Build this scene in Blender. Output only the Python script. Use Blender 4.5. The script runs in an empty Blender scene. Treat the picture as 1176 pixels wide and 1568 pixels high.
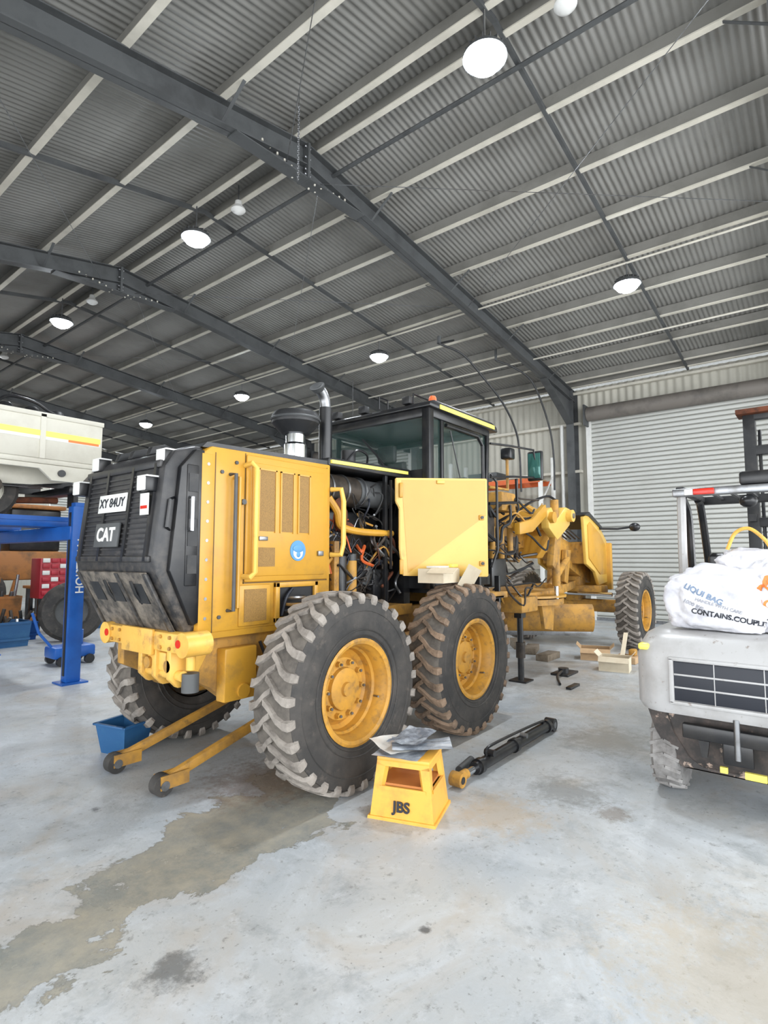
import bpy, bmesh, math, random
from mathutils import Vector, Matrix, noise
random.seed(7)
sc = bpy.context.scene
sc.view_settings.view_transform = 'Standard'
sc.view_settings.exposure = 0.12
V = Vector

# ------------------------------------------------------------------ materials
def lin(c):
    return tuple(((x/255)/12.92 if x/255 <= 0.04045 else (((x/255)+0.055)/1.055)**2.4) for x in c)

def mat(name, col, rough=0.5, metal=0.0, col2=None, scale=3.0, amt=1.0, bump=0.0, bscale=40, lo=0.45, hi=0.65, alpha=1.0, emis=None, estr=0, coat=0, spec=0.5, col3=None, s3=6, lo3=0.58, hi3=0.7, amt3=0.6, zdirt=None):
    m = bpy.data.materials.new(name); m.use_nodes = True
    nt = m.node_tree; b = nt.nodes['Principled BSDF']
    c = lin(col) + (1,)
    b.inputs['Base Color'].default_value = c
    b.inputs['Roughness'].default_value = rough
    b.inputs['Metallic'].default_value = metal
    b.inputs['Alpha'].default_value = alpha
    b.inputs['Coat Weight'].default_value = coat
    b.inputs['Specular IOR Level'].default_value = spec
    tc = nt.nodes.new('ShaderNodeTexCoord')
    out = None
    def layer(prev, colr, sc_, lo_, hi_, am):
        n = nt.nodes.new('ShaderNodeTexNoise'); n.inputs['Scale'].default_value = sc_
        n.inputs['Detail'].default_value = 8; n.inputs['Roughness'].default_value = 0.65
        nt.links.new(tc.outputs['Object'], n.inputs['Vector'])
        r = nt.nodes.new('ShaderNodeMapRange'); r.inputs['From Min'].default_value = lo_; r.inputs['From Max'].default_value = hi_
        r.inputs['To Max'].default_value = am
        nt.links.new(n.outputs['Fac'], r.inputs['Value'])
        mx = nt.nodes.new('ShaderNodeMix'); mx.data_type = 'RGBA'
        if prev is None: mx.inputs['A'].default_value = c
        else: nt.links.new(prev, mx.inputs['A'])
        mx.inputs['B'].default_value = lin(colr) + (1,)
        fac = r.outputs['Result']
        if zdirt and colr == col3:
            g = nt.nodes.new('ShaderNodeNewGeometry'); s = nt.nodes.new('ShaderNodeSeparateXYZ'); nt.links.new(g.outputs['Position'], s.inputs[0])
            zr = nt.nodes.new('ShaderNodeMapRange'); zr.inputs['From Min'].default_value = zdirt[0]; zr.inputs['From Max'].default_value = zdirt[1]
            zr.inputs['To Min'].default_value = 1; zr.inputs['To Max'].default_value = 0.12
            nt.links.new(s.outputs[2], zr.inputs['Value'])
            mm = nt.nodes.new('ShaderNodeMath'); mm.operation = 'MULTIPLY'; nt.links.new(zr.outputs['Result'], mm.inputs[0]); nt.links.new(fac, mm.inputs[1]); fac = mm.outputs[0]
        nt.links.new(fac, mx.inputs['Factor'])
        return mx.outputs['Result']
    if col2 is not None: out = layer(out, col2, scale, lo, hi, amt)
    if col3 is not None: out = layer(out, col3, s3, lo3, hi3, amt3)
    if out is not None: nt.links.new(out, b.inputs['Base Color'])
    if bump > 0:
        n2 = nt.nodes.new('ShaderNodeTexNoise'); n2.inputs['Scale'].default_value = bscale; n2.inputs['Detail'].default_value = 5
        nt.links.new(tc.outputs['Object'], n2.inputs['Vector'])
        bp = nt.nodes.new('ShaderNodeBump'); bp.inputs['Strength'].default_value = bump; bp.inputs['Distance'].default_value = 0.02
        nt.links.new(n2.outputs['Fac'], bp.inputs['Height']); nt.links.new(bp.outputs['Normal'], b.inputs['Normal'])
    if emis is not None:
        b.inputs['Emission Color'].default_value = lin(emis) + (1,)
        b.inputs['Emission Strength'].default_value = estr
    return m

YEL = mat('grader_yellow', (198,148,52), 0.36, 0, (184,134,46), 2.0, 0.6, lo=0.42, hi=0.68, col3=(128,102,64), s3=5, lo3=0.5, hi3=0.7, amt3=0.65, zdirt=(1.0, 2.0))
YELD = mat('grader_yellow_dirty', (184,136,56), 0.6, 0, (122,94,58), 5, 0.85, lo=0.44, hi=0.66, col3=(78,66,52), s3=11, lo3=0.54, hi3=0.7, amt3=0.65)
YELR = mat('rim_yellow_dirty', (194,142,52), 0.55, 0, (150,112,58), 6, 0.8, lo=0.43, hi=0.66, col3=(96,78,58), s3=12, lo3=0.53, hi3=0.7, amt3=0.55)
YELB = mat('bright_yellow', (224,176,82), 0.42, 0, (204,152,62), 4, 0.7, col3=(126,98,64), s3=9, amt3=0.6, lo3=0.55)
YELP = mat('pale_yellow_panel', (220,180,88), 0.33, 0, (210,166,72), 1.5, 0.6, col3=(170,128,66), s3=7, amt3=0.4)
BLK = mat('black_paint', (24,25,28), 0.32, 0, (52,50,48), 6, 0.6)
BLKM = mat('black_plastic', (32,33,35), 0.5, 0, (74,70,66), 7, 0.5, lo=0.5, hi=0.75)
BLKG = mat('black_guard', (34,35,38), 0.42, 0, (78,76,75), 5, 0.5, lo=0.48, hi=0.8, col3=(128,118,106), s3=16, lo3=0.42, hi3=0.72, amt3=0.6, zdirt=(1.15, 1.8))
BLKMUD = mat('black_guard_muddy', (56,54,52), 0.6, 0, (138,128,116), 14, 0.7, lo=0.40, hi=0.70, bump=0.2, col3=(150,140,126), s3=5, lo3=0.45, hi3=0.75, amt3=0.6)
RUB = mat('tyre_sidewall', (48,47,46), 0.72, 0, (82,77,72), 4, 0.75, lo=0.40, hi=0.70, bump=0.15, bscale=30, col3=(108,99,90), s3=9, amt3=0.5)
LUG = mat('tyre_tread_dusty', (152,145,137), 0.92, 0, (96,90,84), 7, 0.9, lo=0.4, hi=0.7, bump=0.4, bscale=50)
LUGM = mat('tyre_tread_muddy', (144,122,102), 0.95, 0, (78,67,58), 7, 0.9, lo=0.4, hi=0.7, bump=0.5, bscale=50)
GROOVE = mat('tyre_groove', (104,98,91), 0.95, 0, (54,51,49), 8, 0.8, lo=0.4, hi=0.7)
STL = mat('steel', (150,152,155), 0.35, 0.9, (100,98,95), 8, 0.6)
CHR = mat('chrome', (215,218,222), 0.12, 1.0)
DSTL = mat('dark_steel_beam', (80,82,83), 0.55, 0.1, (60,61,62), 2, 0.8)
ENG = mat('engine_grime', (62,54,46), 0.6, 0.2, (25,22,20), 8, 0.9)
RUST = mat('rusty_exhaust', (110,62,40), 0.8, 0.3, (60,40,30), 8, 0.9)
GLS = mat('cab_glass', (70,96,92), 0.03, 0, alpha=0.17, spec=1.0)
ROOF = mat('roof_sheet_zincalume', (144,143,139), 0.5, 0.2, (126,125,121), 0.7, 0.8)
PURL = mat('purlin_galvanised', (216,211,198), 0.5, 0.1, (190,186,174), 1.5, 0.8)
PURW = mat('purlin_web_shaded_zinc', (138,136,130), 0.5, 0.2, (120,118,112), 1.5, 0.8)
CREAM = mat('wall_cladding_cream', (188,185,173), 0.55, 0, (174,171,160), 0.8, 0.7)
DOOR = mat('roller_door_curtain', (190,191,186), 0.5, 0, (178,178,172), 0.6, 0.7)
GRV = mat('roller_door_groove_shade', (152,152,146), 0.6)  # darker copy of the curtain colour, shading painted into the slat grooves
DRUM = mat('roller_drum_brown', (112,106,100), 0.6, 0, (84,80,76), 2, 0.8)
WHT = mat('white_paint', (222,222,218), 0.4, 0, (198,196,192), 4, 0.5)
CRT = mat('truck_cream', (206,203,190), 0.4, 0, (188,183,170), 3, 0.5)
BLU = mat('hoist_blue', (30,90,170), 0.35, 0, (22,72,144), 3, 0.6)
BLT = mat('tub_blue', (30,82,128), 0.45, 0, (48,98,138), 6, 0.6)
RED = mat('tool_red', (172,40,54), 0.4, 0, (132,30,38), 4, 0.5)
REDL = mat('reflector_red', (200,40,20), 0.25)
ORG = mat('rack_orange', (208,98,48), 0.45, 0, (176,78,36), 4, 0.5)
MORG = mat('machine_orange', (166,108,54), 0.55, 0, (98,74,48), 3, 0.8)
FLK = mat('forklift_grey', (178,178,178), 0.33, 0, (140,136,132), 3.0, 0.7, lo=0.46, hi=0.75, col3=(120,104,92), s3=22, lo3=0.62, hi3=0.70, amt3=0.7)
FLKD = mat('forklift_dark_scraped', (58,55,54), 0.6, 0, (112,98,90), 9, 0.7, lo=0.45, hi=0.75, col3=(188,166,150), s3=7, lo3=0.62, hi3=0.66, amt3=0.85)
CARD = mat('cardboard', (182,152,116), 0.8, 0, (158,130,98), 6, 0.6)
CARDL = mat('cardboard_pale', (212,200,176), 0.8, 0, (196,180,154), 5, 0.6)
TIM = mat('weathered_timber', (126,114,98), 0.85, 0, (90,80,68), 8, 0.8)
STOOL = mat('stool_yellow', (228,172,70), 0.42, 0, (192,136,66), 8, 0.6, lo=0.5, hi=0.7)
PLAS = mat('plastic_film', (180,186,194), 0.15, 0, (112,120,130), 7, 0.9, bump=0.35, bscale=12)
PLASD = mat('film_dark', (116,122,132), 0.15, 0, (180,188,196), 9, 0.9, bump=0.35, bscale=12)
STRIPE = mat('reflective_stripe', (236,222,104), 0.35)
BAGW = mat('woven_bag_white', (220,220,225), 0.5, 0, (190,191,199), 5, 0.9, bump=0.6, bscale=9)
ORT = mat('bag_print_orange', (232,130,60), 0.5)
DKT = mat('print_dark', (30,34,44), 0.5)
LBLU = mat('sticker_blue', (80,140,186), 0.4)
LAMP = mat('lamp_led', (255,255,255), 0.4, emis=(240,248,255), estr=110)
DOME = mat('dome_white', (215,215,212), 0.3)
TRANS = mat('mirror_green', (60,105,98), 0.08, 0.3)

# concrete floor
def floor_mat():
    m = bpy.data.materials.new('concrete_floor'); m.use_nodes = True
    nt = m.node_tree; N = nt.nodes; L = nt.links; b = N['Principled BSDF']
    geo = N.new('ShaderNodeNewGeometry')
    def noi(scale, det=8, ro=0.6, dist=0):
        n = N.new('ShaderNodeTexNoise'); n.inputs['Scale'].default_value = scale; n.inputs['Detail'].default_value = det
        n.inputs['Roughness'].default_value = ro; n.inputs['Distortion'].default_value = dist
        L.new(geo.outputs['Position'], n.inputs['Vector']); return n.outputs['Fac']
    def rng(v, a, c, t0=0, t1=1, smooth=False):
        r = N.new('ShaderNodeMapRange'); r.inputs['From Min'].default_value = a; r.inputs['From Max'].default_value = c
        r.inputs['To Min'].default_value = t0; r.inputs['To Max'].default_value = t1
        L.new(v, r.inputs['Value']); return r.outputs['Result']
    def math_(op, a, c=None, clamp=False):
        n = N.new('ShaderNodeMath'); n.operation = op; n.use_clamp = clamp
        for i, x in enumerate((a, c)):
            if x is None: continue
            if isinstance(x, (int, float)): n.inputs[i].default_value = x
            else: L.new(x, n.inputs[i])
        return n.outputs[0]
    def mix(f, a, c):
        n = N.new('ShaderNodeMix'); n.data_type = 'RGBA'
        L.new(f, n.inputs['Factor'])
        for k, x in (('A', a), ('B', c)):
            if isinstance(x, tuple): n.inputs[k].default_value = lin(x) + (1,)
            else: L.new(x, n.inputs[k])
        return n.outputs['Result']
    c = mix(rng(noi(0.5), 0.38, 0.62), (168,175,181), (182,182,179))
    c = mix(rng(noi(1.6, 12, 0.72, 0.8), 0.46, 0.68, 0, 0.6), c, (204,209,214))
    c = mix(rng(noi(1.1, 8, 0.6, 1.0), 0.52, 0.70, 0, 0.6), c, (172,158,139))
    c = mix(rng(noi(3.4, 12, 0.78, 0.3), 0.52, 0.68, 0, 0.65), c, (136,141,144))
    c = mix(rng(noi(9, 8, 0.75), 0.56, 0.72, 0, 0.5), c, (208,212,216))
    c = mix(rng(noi(16, 6, 0.7), 0.58, 0.70, 0, 0.65), c, (114,114,113))
    c = mix(rng(noi(38, 3, 0.6), 0.64, 0.74, 0, 0.65), c, (90,88,84))
    sep = N.new('ShaderNodeSeparateXYZ'); L.new(geo.outputs['Position'], sep.inputs[0])
    X, Y = sep.outputs[0], sep.outputs[1]
    n1 = noi(2.2, 10, 0.66, 0.3)
    wob = math_('MULTIPLY', math_('SUBTRACT', n1, 0.5), 1.5)
    cen = math_('ADD', math_('MULTIPLY', X, 0.22), 2.38)
    d = math_('ABSOLUTE', math_('ADD', math_('SUBTRACT', Y, cen), wob))
    wid = math_('ADD', math_('MULTIPLY', X, 0.11), 0.10)
    inside = rng(math_('SUBTRACT', wid, d), -0.004, 0.006)
    xlim = rng(math_('SUBTRACT', 2.95, X), 0, 0.05)
    wet = math_('MULTIPLY', inside, xlim)
    edge = math_('MULTIPLY', rng(math_('ABSOLUTE', math_('SUBTRACT', wid, d)), 0.0, 0.022, 1, 0), xlim)
    wetcol = mix(rng(noi(3.0, 10, 0.75), 0.4, 0.6), (122,124,118), (158,151,134))
    c = mix(math_('MULTIPLY', wet, 0.85), c, wetcol)
    c = mix(math_('MULTIPLY', edge, 0.5), c, (98,96,88))
    def spot(px, py, rad, col, k, c, stretch=1.0):
        dx = math_('MULTIPLY', math_('SUBTRACT', X, px), stretch); dy = math_('SUBTRACT', Y, py)
        dd = math_('SQRT', math_('ADD', math_('MULTIPLY', dx, dx), math_('MULTIPLY', dy, dy)))
        dd = math_('ADD', dd, math_('MULTIPLY', math_('SUBTRACT', noi(11, 10, 0.8), 0.5), rad*3.2))
        return mix(rng(dd, rad*0.4, rad, k, 0), c, col)
    c = spot(1.30, 2.08, 0.13, (88,90,90), 0.75, c)
    c = spot(0.85, 2.0, 0.18, (102,108,112), 0.6, c)
    c = spot(0.78, 1.72, 0.14, (96,100,102), 0.6, c)
    c = spot(3.9, 1.50, 0.32, (116,116,112), 0.6, c)
    c = spot(3.75, 1.15, 0.14, (108,94,78), 0.6, c)
    c = spot(2.7, 3.3, 0.5, (122,104,92), 0.6, c)
    c = spot(3.6, 3.3, 0.9, (128,120,110), 0.5, c)
    c = spot(5.2, 1.6, 0.5, (134,134,130), 0.6, c)
    c = spot(7.2, 2.9, 0.9, (130,126,120), 0.5, c)
    c = spot(3.3, 1.7, 0.35, (178,158,130), 0.5, c)
    c = spot(2.6, 0.3, 0.6, (180,166,142), 0.5, c)
    c = spot(1.75, 3.75, 0.04, (60,62,64), 0.8, c)
    c = spot(2.1, 1.45, 0.03, (60,62,64), 0.8, c)
    L.new(c, b.inputs['Base Color'])
    ro = math_('SUBTRACT', rng(noi(1.5, 6), 0.4, 0.65, 0.36, 0.55), math_('MULTIPLY', wet, 0.16))
    L.new(ro, b.inputs['Roughness'])
    bp = N.new('ShaderNodeBump'); bp.inputs['Strength'].default_value = 0.15; bp.inputs['Distance'].default_value = 0.01
    L.new(noi(45, 5, 0.6), bp.inputs['Height']); L.new(bp.outputs['Normal'], b.inputs['Normal'])
    return m
FLOOR = floor_mat()

# ------------------------------------------------------------------ mesh builder
class MB:
    def __init__(s, name):
        s.name = name; s.v = []; s.f = []; s.fm = []; s.mats = []
    def mi(s, m):
        if m not in s.mats: s.mats.append(m)
        return s.mats.index(m)
    def add(s, vs, fs, m):
        o = len(s.v); k = s.mi(m)
        s.v += [tuple(v) for v in vs]
        for f in fs:
            s.f.append([i+o for i in f]); s.fm.append(k)
    def addbm(s, bm, m, M=None):
        bm.verts.ensure_lookup_table(); bm.verts.index_update()
        vs = [(M @ v.co if M is not None else v.co.copy()) for v in bm.verts]
        s.add(vs, [[v.index for v in f.verts] for f in bm.faces], m); bm.free()
    def obox(s, c, size, m, R=None, bev=0, seg=2):
        bm = bmesh.new(); bmesh.ops.create_cube(bm, size=1)
        for v in bm.verts: v.co = V((v.co.x*size[0], v.co.y*size[1], v.co.z*size[2]))
        if bev > 0: bmesh.ops.bevel(bm, geom=bm.edges[:], offset=bev, segments=seg, profile=0.5, affect='EDGES')
        M = Matrix.Translation(V(c)) @ (R.to_4x4() if R is not None else Matrix())
        s.addbm(bm, m, M)
    def box(s, lo, hi, m, bev=0, seg=2):
        s.obox([(a+b)/2 for a, b in zip(lo, hi)], [abs(b-a) for a, b in zip(lo, hi)], m, None, bev, seg)
    def beam(s, p0, p1, w, h, m, bev=0):
        p0 = V(p0); p1 = V(p1); d = (p1-p0); L = d.length; x = d.normalized()
        up = V((0,0,1)) if abs(x.z) < 0.98 else V((1,0,0))
        y = up.cross(x).normalized(); z = x.cross(y)
        R = Matrix((x, y, z)).transposed()
        s.obox((p0+p1)/2, (L, w, h), m, R, bev)
    def cyl(s, p0, p1, r, m, r1=None, n=20):
        p0 = V(p0); p1 = V(p1); s.lathe([(0, 0), (r, 0), (r if r1 is None else r1, (p1-p0).length), (0, (p1-p0).length)], p0, p1-p0, m, n)
    def lathe(s, prof, o, ax, m, n=24):
        o = V(o); z = V(ax).normalized(); t = V((0,0,1)) if abs(z.z) < 0.9 else V((1,0,0))
        x = t.cross(z).normalized(); y = z.cross(x)
        vs = []; fs = []; rings = []
        for r, h in prof:
            if r < 1e-6:
                rings.append([len(vs)]); vs.append(o+z*h)
            else:
                k = len(vs); rings.append(list(range(k, k+n)))
                for i in range(n):
                    a = 2*math.pi*i/n; vs.append(o+z*h+x*(r*math.cos(a))+y*(r*math.sin(a)))
        for A, B in zip(rings, rings[1:]):
            for i in range(n):
                j = (i+1) % n
                if len(A) == 1 and len(B) == 1: break
                if len(A) == 1: fs.append([A[0], B[i], B[j]])
                elif len(B) == 1: fs.append([A[i], A[j], B[0]])
                else: fs.append([A[i], A[j], B[j], B[i]])
        s.add(vs, fs, m)
    def tube(s, pts, r, m, n=8, smooth=0):
        P = [V(p) for p in pts]
        if smooth:
            Q = []
            E = [P[0]*2-P[1]] + P + [P[-1]*2-P[-2]]
            for i in range(1, len(E)-2):
                for k in range(smooth):
                    t = k/smooth; a, b, c, d = E[i-1:i+3]
                    Q.append(0.5*((2*b)+(c-a)*t+(2*a-5*b+4*c-d)*t*t+(-a+3*b-3*c+d)*t**3))
            Q.append(P[-1]); P = Q
        vs = []; fs = []; prev = None
        for i, p in enumerate(P):
            d = (P[min(i+1, len(P)-1)]-P[max(i-1, 0)]).normalized()
            if prev is None:
                t = V((0,0,1)) if abs(d.z) < 0.9 else V((1,0,0)); x = t.cross(d).normalized()
            else: x = (prev-d*prev.dot(d)).normalized()
            prev = x; y = d.cross(x)
            for k in range(n):
                a = 2*math.pi*k/n; vs.append(p+x*(r*math.cos(a))+y*(r*math.sin(a)))
        for i in range(len(P)-1):
            for k in range(n):
                j = (k+1) % n; fs.append([i*n+k, i*n+j, (i+1)*n+j, (i+1)*n+k])
        fs.append(list(range(n))); fs.append(list(range((len(P)-1)*n, len(P)*n)))
        s.add(vs, fs, m)
    def prism(s, poly, axis, a, b, m, bev=0):
        def mk(u, v, w):
            return {'y': (u, w, v), 'x': (w, u, v), 'z': (u, v, w)}[axis]
        bm = bmesh.new()
        A = [bm.verts.new(mk(u, v, a)) for u, v in poly]; B = [bm.verts.new(mk(u, v, b)) for u, v in poly]
        n = len(poly)
        bm.faces.new(A); bm.faces.new(B[::-1])
        for i in range(n): bm.faces.new([A[i], B[i], B[(i+1) % n], A[(i+1) % n]])
        if bev > 0:
            bmesh.ops.recalc_face_normals(bm, faces=bm.faces[:])
            bmesh.ops.bevel(bm, geom=bm.edges[:], offset=bev, segments=2, profile=0.5, affect='EDGES')
        s.addbm(bm, m)
    def ell(s, c, r, m, n=16):
        bm = bmesh.new(); bmesh.ops.create_uvsphere(bm, u_segments=n, v_segments=max(6, n//2), radius=1)
        for v in bm.verts: v.co = V((v.co.x*r[0], v.co.y*r[1], v.co.z*r[2]))
        s.addbm(bm, m, Matrix.Translation(V(c)))
    def mesh(s, ang=35, recalc=True):
        me = bpy.data.meshes.new(s.name); me.from_pydata(s.v, [], s.f)
        for m in s.mats: me.materials.append(m)
        me.polygons.foreach_set('material_index', s.fm)
        if recalc:
            bm = bmesh.new(); bm.from_mesh(me); bmesh.ops.recalc_face_normals(bm, faces=bm.faces[:]); bm.to_mesh(me); bm.free()
        me.polygons.foreach_set('use_smooth', [True]*len(me.polygons))
        me.set_sharp_from_angle(angle=math.radians(ang)); me.update()
        return me
    def build(s, parent=None, ang=35, recalc=True):
        ob = bpy.data.objects.new(s.name, s.mesh(ang, recalc)); sc.collection.objects.link(ob)
        if parent: ob.parent = parent
        return ob
def empty(name):
    e = bpy.data.objects.new(name, None); sc.collection.objects.link(e); e.empty_display_size = 0.2; return e
def text(name, s, size, loc, xdir, ydir, m, parent, align='CENTER', ext=0.002, bold=0.0):
    cu = bpy.data.curves.new(name, 'FONT'); cu.body = s; cu.size = size; cu.extrude = ext; cu.align_x = align; cu.align_y = 'CENTER'; cu.offset = bold
    ob = bpy.data.objects.new(name+'_tmp', cu); sc.collection.objects.link(ob)
    dg = bpy.context.evaluated_depsgraph_get(); me = bpy.data.meshes.new_from_object(ob.evaluated_get(dg))
    bpy.data.objects.remove(ob)
    x = V(xdir).normalized(); y = V(ydir).normalized(); z = x.cross(y).normalized(); y = z.cross(x)
    M = Matrix.Translation(V(loc)) @ Matrix((x, y, z)).transposed().to_4x4()
    me.transform(M); me.materials.clear(); me.materials.append(m)
    o = bpy.data.objects.new(name, me); sc.collection.objects.link(o); o.parent = parent; return o

# ------------------------------------------------------------------ building
Y0, Y1 = -5.6, 26.0
XW = 15.0; XL = -5.4; XR = 4.88
ZR = 7.0; SR = 0.105; SL = 0.20
def rz(x): return ZR-SR*(x-XR) if x >= XR else ZR-SL*(XR-x)
FR = [0.1, 5.28, 10.4, 15.5, 20.6, 25.7]
fl = MB('floor'); fl.add([(XL-6, Y0-8, 0), (XW+1, Y0-8, 0), (XW+1, Y1+1, 0), (XL-6, Y1+1, 0)], [[0,1,2,3]], FLOOR); fl.build(recalc=False)

def corr(mb, fn, s0, s1, pitch, amp, m, per=6):
    n = int((s1-s0)/pitch*per); vs = []; fs = []
    for i in range(n+1):
        s_ = s0+(s1-s0)*i/n; w = amp*math.cos(2*math.pi*s_/pitch)
        a, b = fn(s_, w); vs += [a, b]
    for i in range(n): fs.append([2*i, 2*i+2, 2*i+3, 2*i+1])
    mb.add(vs, fs, m)
cl = MB('ceiling')
RO = 0.15+0.2+0.015
corr(cl, lambda s, w: ((XR-0.02, s, rz(XR)+RO+w), (XW+0.35, s, rz(XW+0.35)+RO+w)), Y0, Y1, 0.085, 0.009, ROOF)
corr(cl, lambda s, w: ((XL-0.3, s, rz(XL-0.3)+RO+w), (XR+0.02, s, rz(XR)+RO+w)), Y0, Y1, 0.085, 0.009, ROOF)
for a, b in zip(FR, FR[1:]):
    ym = (a+b)/2-0.25
    for xe in (XW-0.25, XL+0.3):
        cl.beam((XR, ym, ZR+0.16), (xe, ym, rz(xe)+0.16), 0.045, 0.06, DSTL)
cl.build(ang=80, recalc=False)

pu = MB('roof_purlins')
px = [XR+0.2+1.135*i for i in range(9)] + [XW-0.42] + [XR-0.2-1.135*i for i in range(9)]
for x in px:
    zt = rz(x)+0.15
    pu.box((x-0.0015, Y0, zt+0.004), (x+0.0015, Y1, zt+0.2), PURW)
    pu.box((x-0.04, Y0, zt+0.004), (x-0.037, Y1, zt+0.022), PURL)
    pu.box((x-0.045, Y0, zt+0.0), (x+0.035, Y1, zt+0.004), PURL)
    pu.box((x, Y0, zt+0.196), (x+0.075, Y1, zt+0.2), PURL)
pu.build()

def ibeam(mb, p0, p1, d, w, m, tf=0.014, tw=0.01):
    p0 = V(p0); p1 = V(p1); x = (p1-p0).normalized(); y = V((0,1,0)); z = x.cross(y)
    if z.z < 0: z = -z
    R = Matrix((x, y, x.cross(y))).transposed(); L = (p1-p0).length; c = (p0+p1)/2
    mb.obox(c, (L, tw, d), m, R)
    mb.obox(c+z*(d/2-tf/2), (L, w, tf), m, R); mb.obox(c-z*(d/2-tf/2), (L, w, tf), m, R)
for i, fy in enumerate(FR):
    r = MB('portal_frame')
    ibeam(r, (XR, fy, ZR), (XW-0.2, fy, rz(XW-0.2)), 0.30, 0.18, DSTL)
    ibeam(r, (XR, fy, ZR), (XL+0.2, fy, rz(XL+0.2)), 0.30, 0.18, DSTL)
    r.box((XR-0.02, fy-0.11, ZR-0.34), (XR+0.02, fy+0.11, ZR+0.15), DSTL)
    for sg in (-1, 1):
        r.prism([(XR+sg*0.02, ZR-0.33), (XR+sg*1.1, rz(XR+sg*1.1)-0.15), (XR+sg*0.02, ZR-0.15)], 'y', fy-0.006, fy+0.006, DSTL)
        r.beam((XR+sg*0.02, fy, ZR-0.335), (XR+sg*1.15, fy, rz(XR+sg*1.15)-0.16), 0.19, 0.014, DSTL)
        for bz in (-0.29, -0.22, -0.05, 0.1):
            for by in (-0.07, 0.07):
                r.cyl((XR+sg*0.02, fy+by, ZR+bz), (XR+sg*0.05, fy+by, ZR+bz), 0.016, STL, n=6)
        for k in range(6):
            xx = XR+sg*(0.15+0.12*k)
            zz = ZR-0.342+0.175*(0.13+0.12*k)/1.15
            r.cyl((xx, fy-0.06, zz), (xx, fy-0.06, zz-0.03), 0.014, PURL, n=6); r.cyl((xx, fy+0.06, zz), (xx, fy+0.06, zz-0.03), 0.014, PURL, n=6)
    for xc_, zt, sg in ((XW-0.22, rz(XW-0.22)+0.14, -1), (XL+0.22, rz(XL+0.22)+0.14, 1)):
        r.box((xc_-0.17, fy-0.006, 0), (xc_+0.17, fy+0.006, zt), DSTL)
        r.box((xc_-0.18, fy-0.1, 0), (xc_-0.166, fy+0.1, zt), DSTL)
        r.box((xc_+0.166, fy-0.1, 0), (xc_+0.18, fy+0.1, zt), DSTL)
        xa = xc_+sg*0.17; xb = xc_+sg*1.9
        r.prism([(xa, zt-0.9), (xb, rz(xb)-0.15), (xa, rz(xa)-0.1)], 'y', fy-0.006, fy+0.006, DSTL)
        r.beam((xa, fy, zt-0.92), (xb, fy, rz(xb)-0.16), 0.19, 0.014, DSTL)
        r.box((xc_-0.22, fy-0.16, 0), (xc_+0.22, fy+0.16, 0.02), DSTL)
    for x in px[1::2]:
        if abs(x-XR) < 0.8 or x > XW-0.6: continue
        for sg in (-1, 1):
            r.beam((x, fy+sg*0.06, rz(x)-0.14), (x, fy+sg*0.5, rz(x)+0.17), 0.04, 0.006, DSTL)
    for x in px:
        r.box((x+0.004, fy-0.05, rz(x)+0.14), (x+0.012, fy+0.05, rz(x)+0.33), DSTL)
    r.build()
cd = MB('roof_conduits')
for x, r_ in ((XR+0.55, 0.028), (9.65, 0.018), (12.3, 0.02)):
    cd.cyl((x, Y0, rz(x)+0.09), (x, Y1, rz(x)+0.09), r_, DSTL if r_ > .02 else PURL, n=8)
for i in range(3):
    ya, yb = FR[i], FR[i+1]
    cd.tube([(XR+0.3, ya, 6.78), (9.2, yb, 6.45)], 0.005, STL, 5)
    cd.tube([(XR+0.3, yb, 6.78), (9.2, ya, 6.45)], 0.005, STL, 5)
    cd.tube([(XR-4, ya, 6.2), (XR-0.3, yb, 6.75)], 0.005, STL, 5)
cd.build()

def lamp(x, y, z):
    e = empty('high_bay_light')
    m = MB('housing')
    m.lathe([(0.0, 0.16), (0.06, 0.16), (0.08, 0.11), (0.16, 0.09), (0.215, 0.03), (0.22, 0.0), (0.2, 0.0), (0.19, 0.01)], (x, y, z), (0,0,1), DSTL, 32)
    for k in range(16):
        a = 2*math.pi*k/16; m.beam((x+0.07*math.cos(a), y+0.07*math.sin(a), z+0.12), (x+0.19*math.cos(a), y+0.19*math.sin(a), z+0.07), 0.006, 0.05, DSTL)
    m.tube([(x, y, z+0.16), (x, y, rz(x)+0.12)], 0.012, STL, 6); m.build(e, recalc=False)
    m = MB('lens'); m.lathe([(0, -0.12), (0.08, -0.11), (0.15, -0.07), (0.19, -0.02), (0.197, 0.0), (0.0, 0.004)], (x, y, z), (0,0,1), LAMP, 32); m.build(e, recalc=False)
    ld = bpy.data.lights.new('glow', 'AREA'); ld.shape = 'DISK'; ld.size = 0.4; ld.energy = 80; ld.color = (0.92, 0.96, 1)
    lo = bpy.data.objects.new('glow', ld); sc.collection.objects.link(lo); lo.location = (x, y, z-0.13); lo.parent = e
for y in (2.43, 7.45, 12.4, 17.5, 22.6): lamp(4.65, y, 6.55)
for y in (2.45, 7.85, 12.9, 18.2, 23.2): lamp(9.65, y, 6.2)
for y in (1.72, 6.8, 11.7, 16.8):
    d = MB('old_bell_lamp')
    d.lathe([(0, 0.14), (0.05, 0.14), (0.06, 0.07), (0.10, 0.03), (0.11, 0.0), (0.09, -0.025), (0.05, -0.05), (0, -0.055)], (4.95, y, 6.9), (0,0,1), DOME, 24)
    d.tube([(4.95, y, 7.0), (4.95, y, 7.3)], 0.012, STL, 6); d.build()

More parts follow.
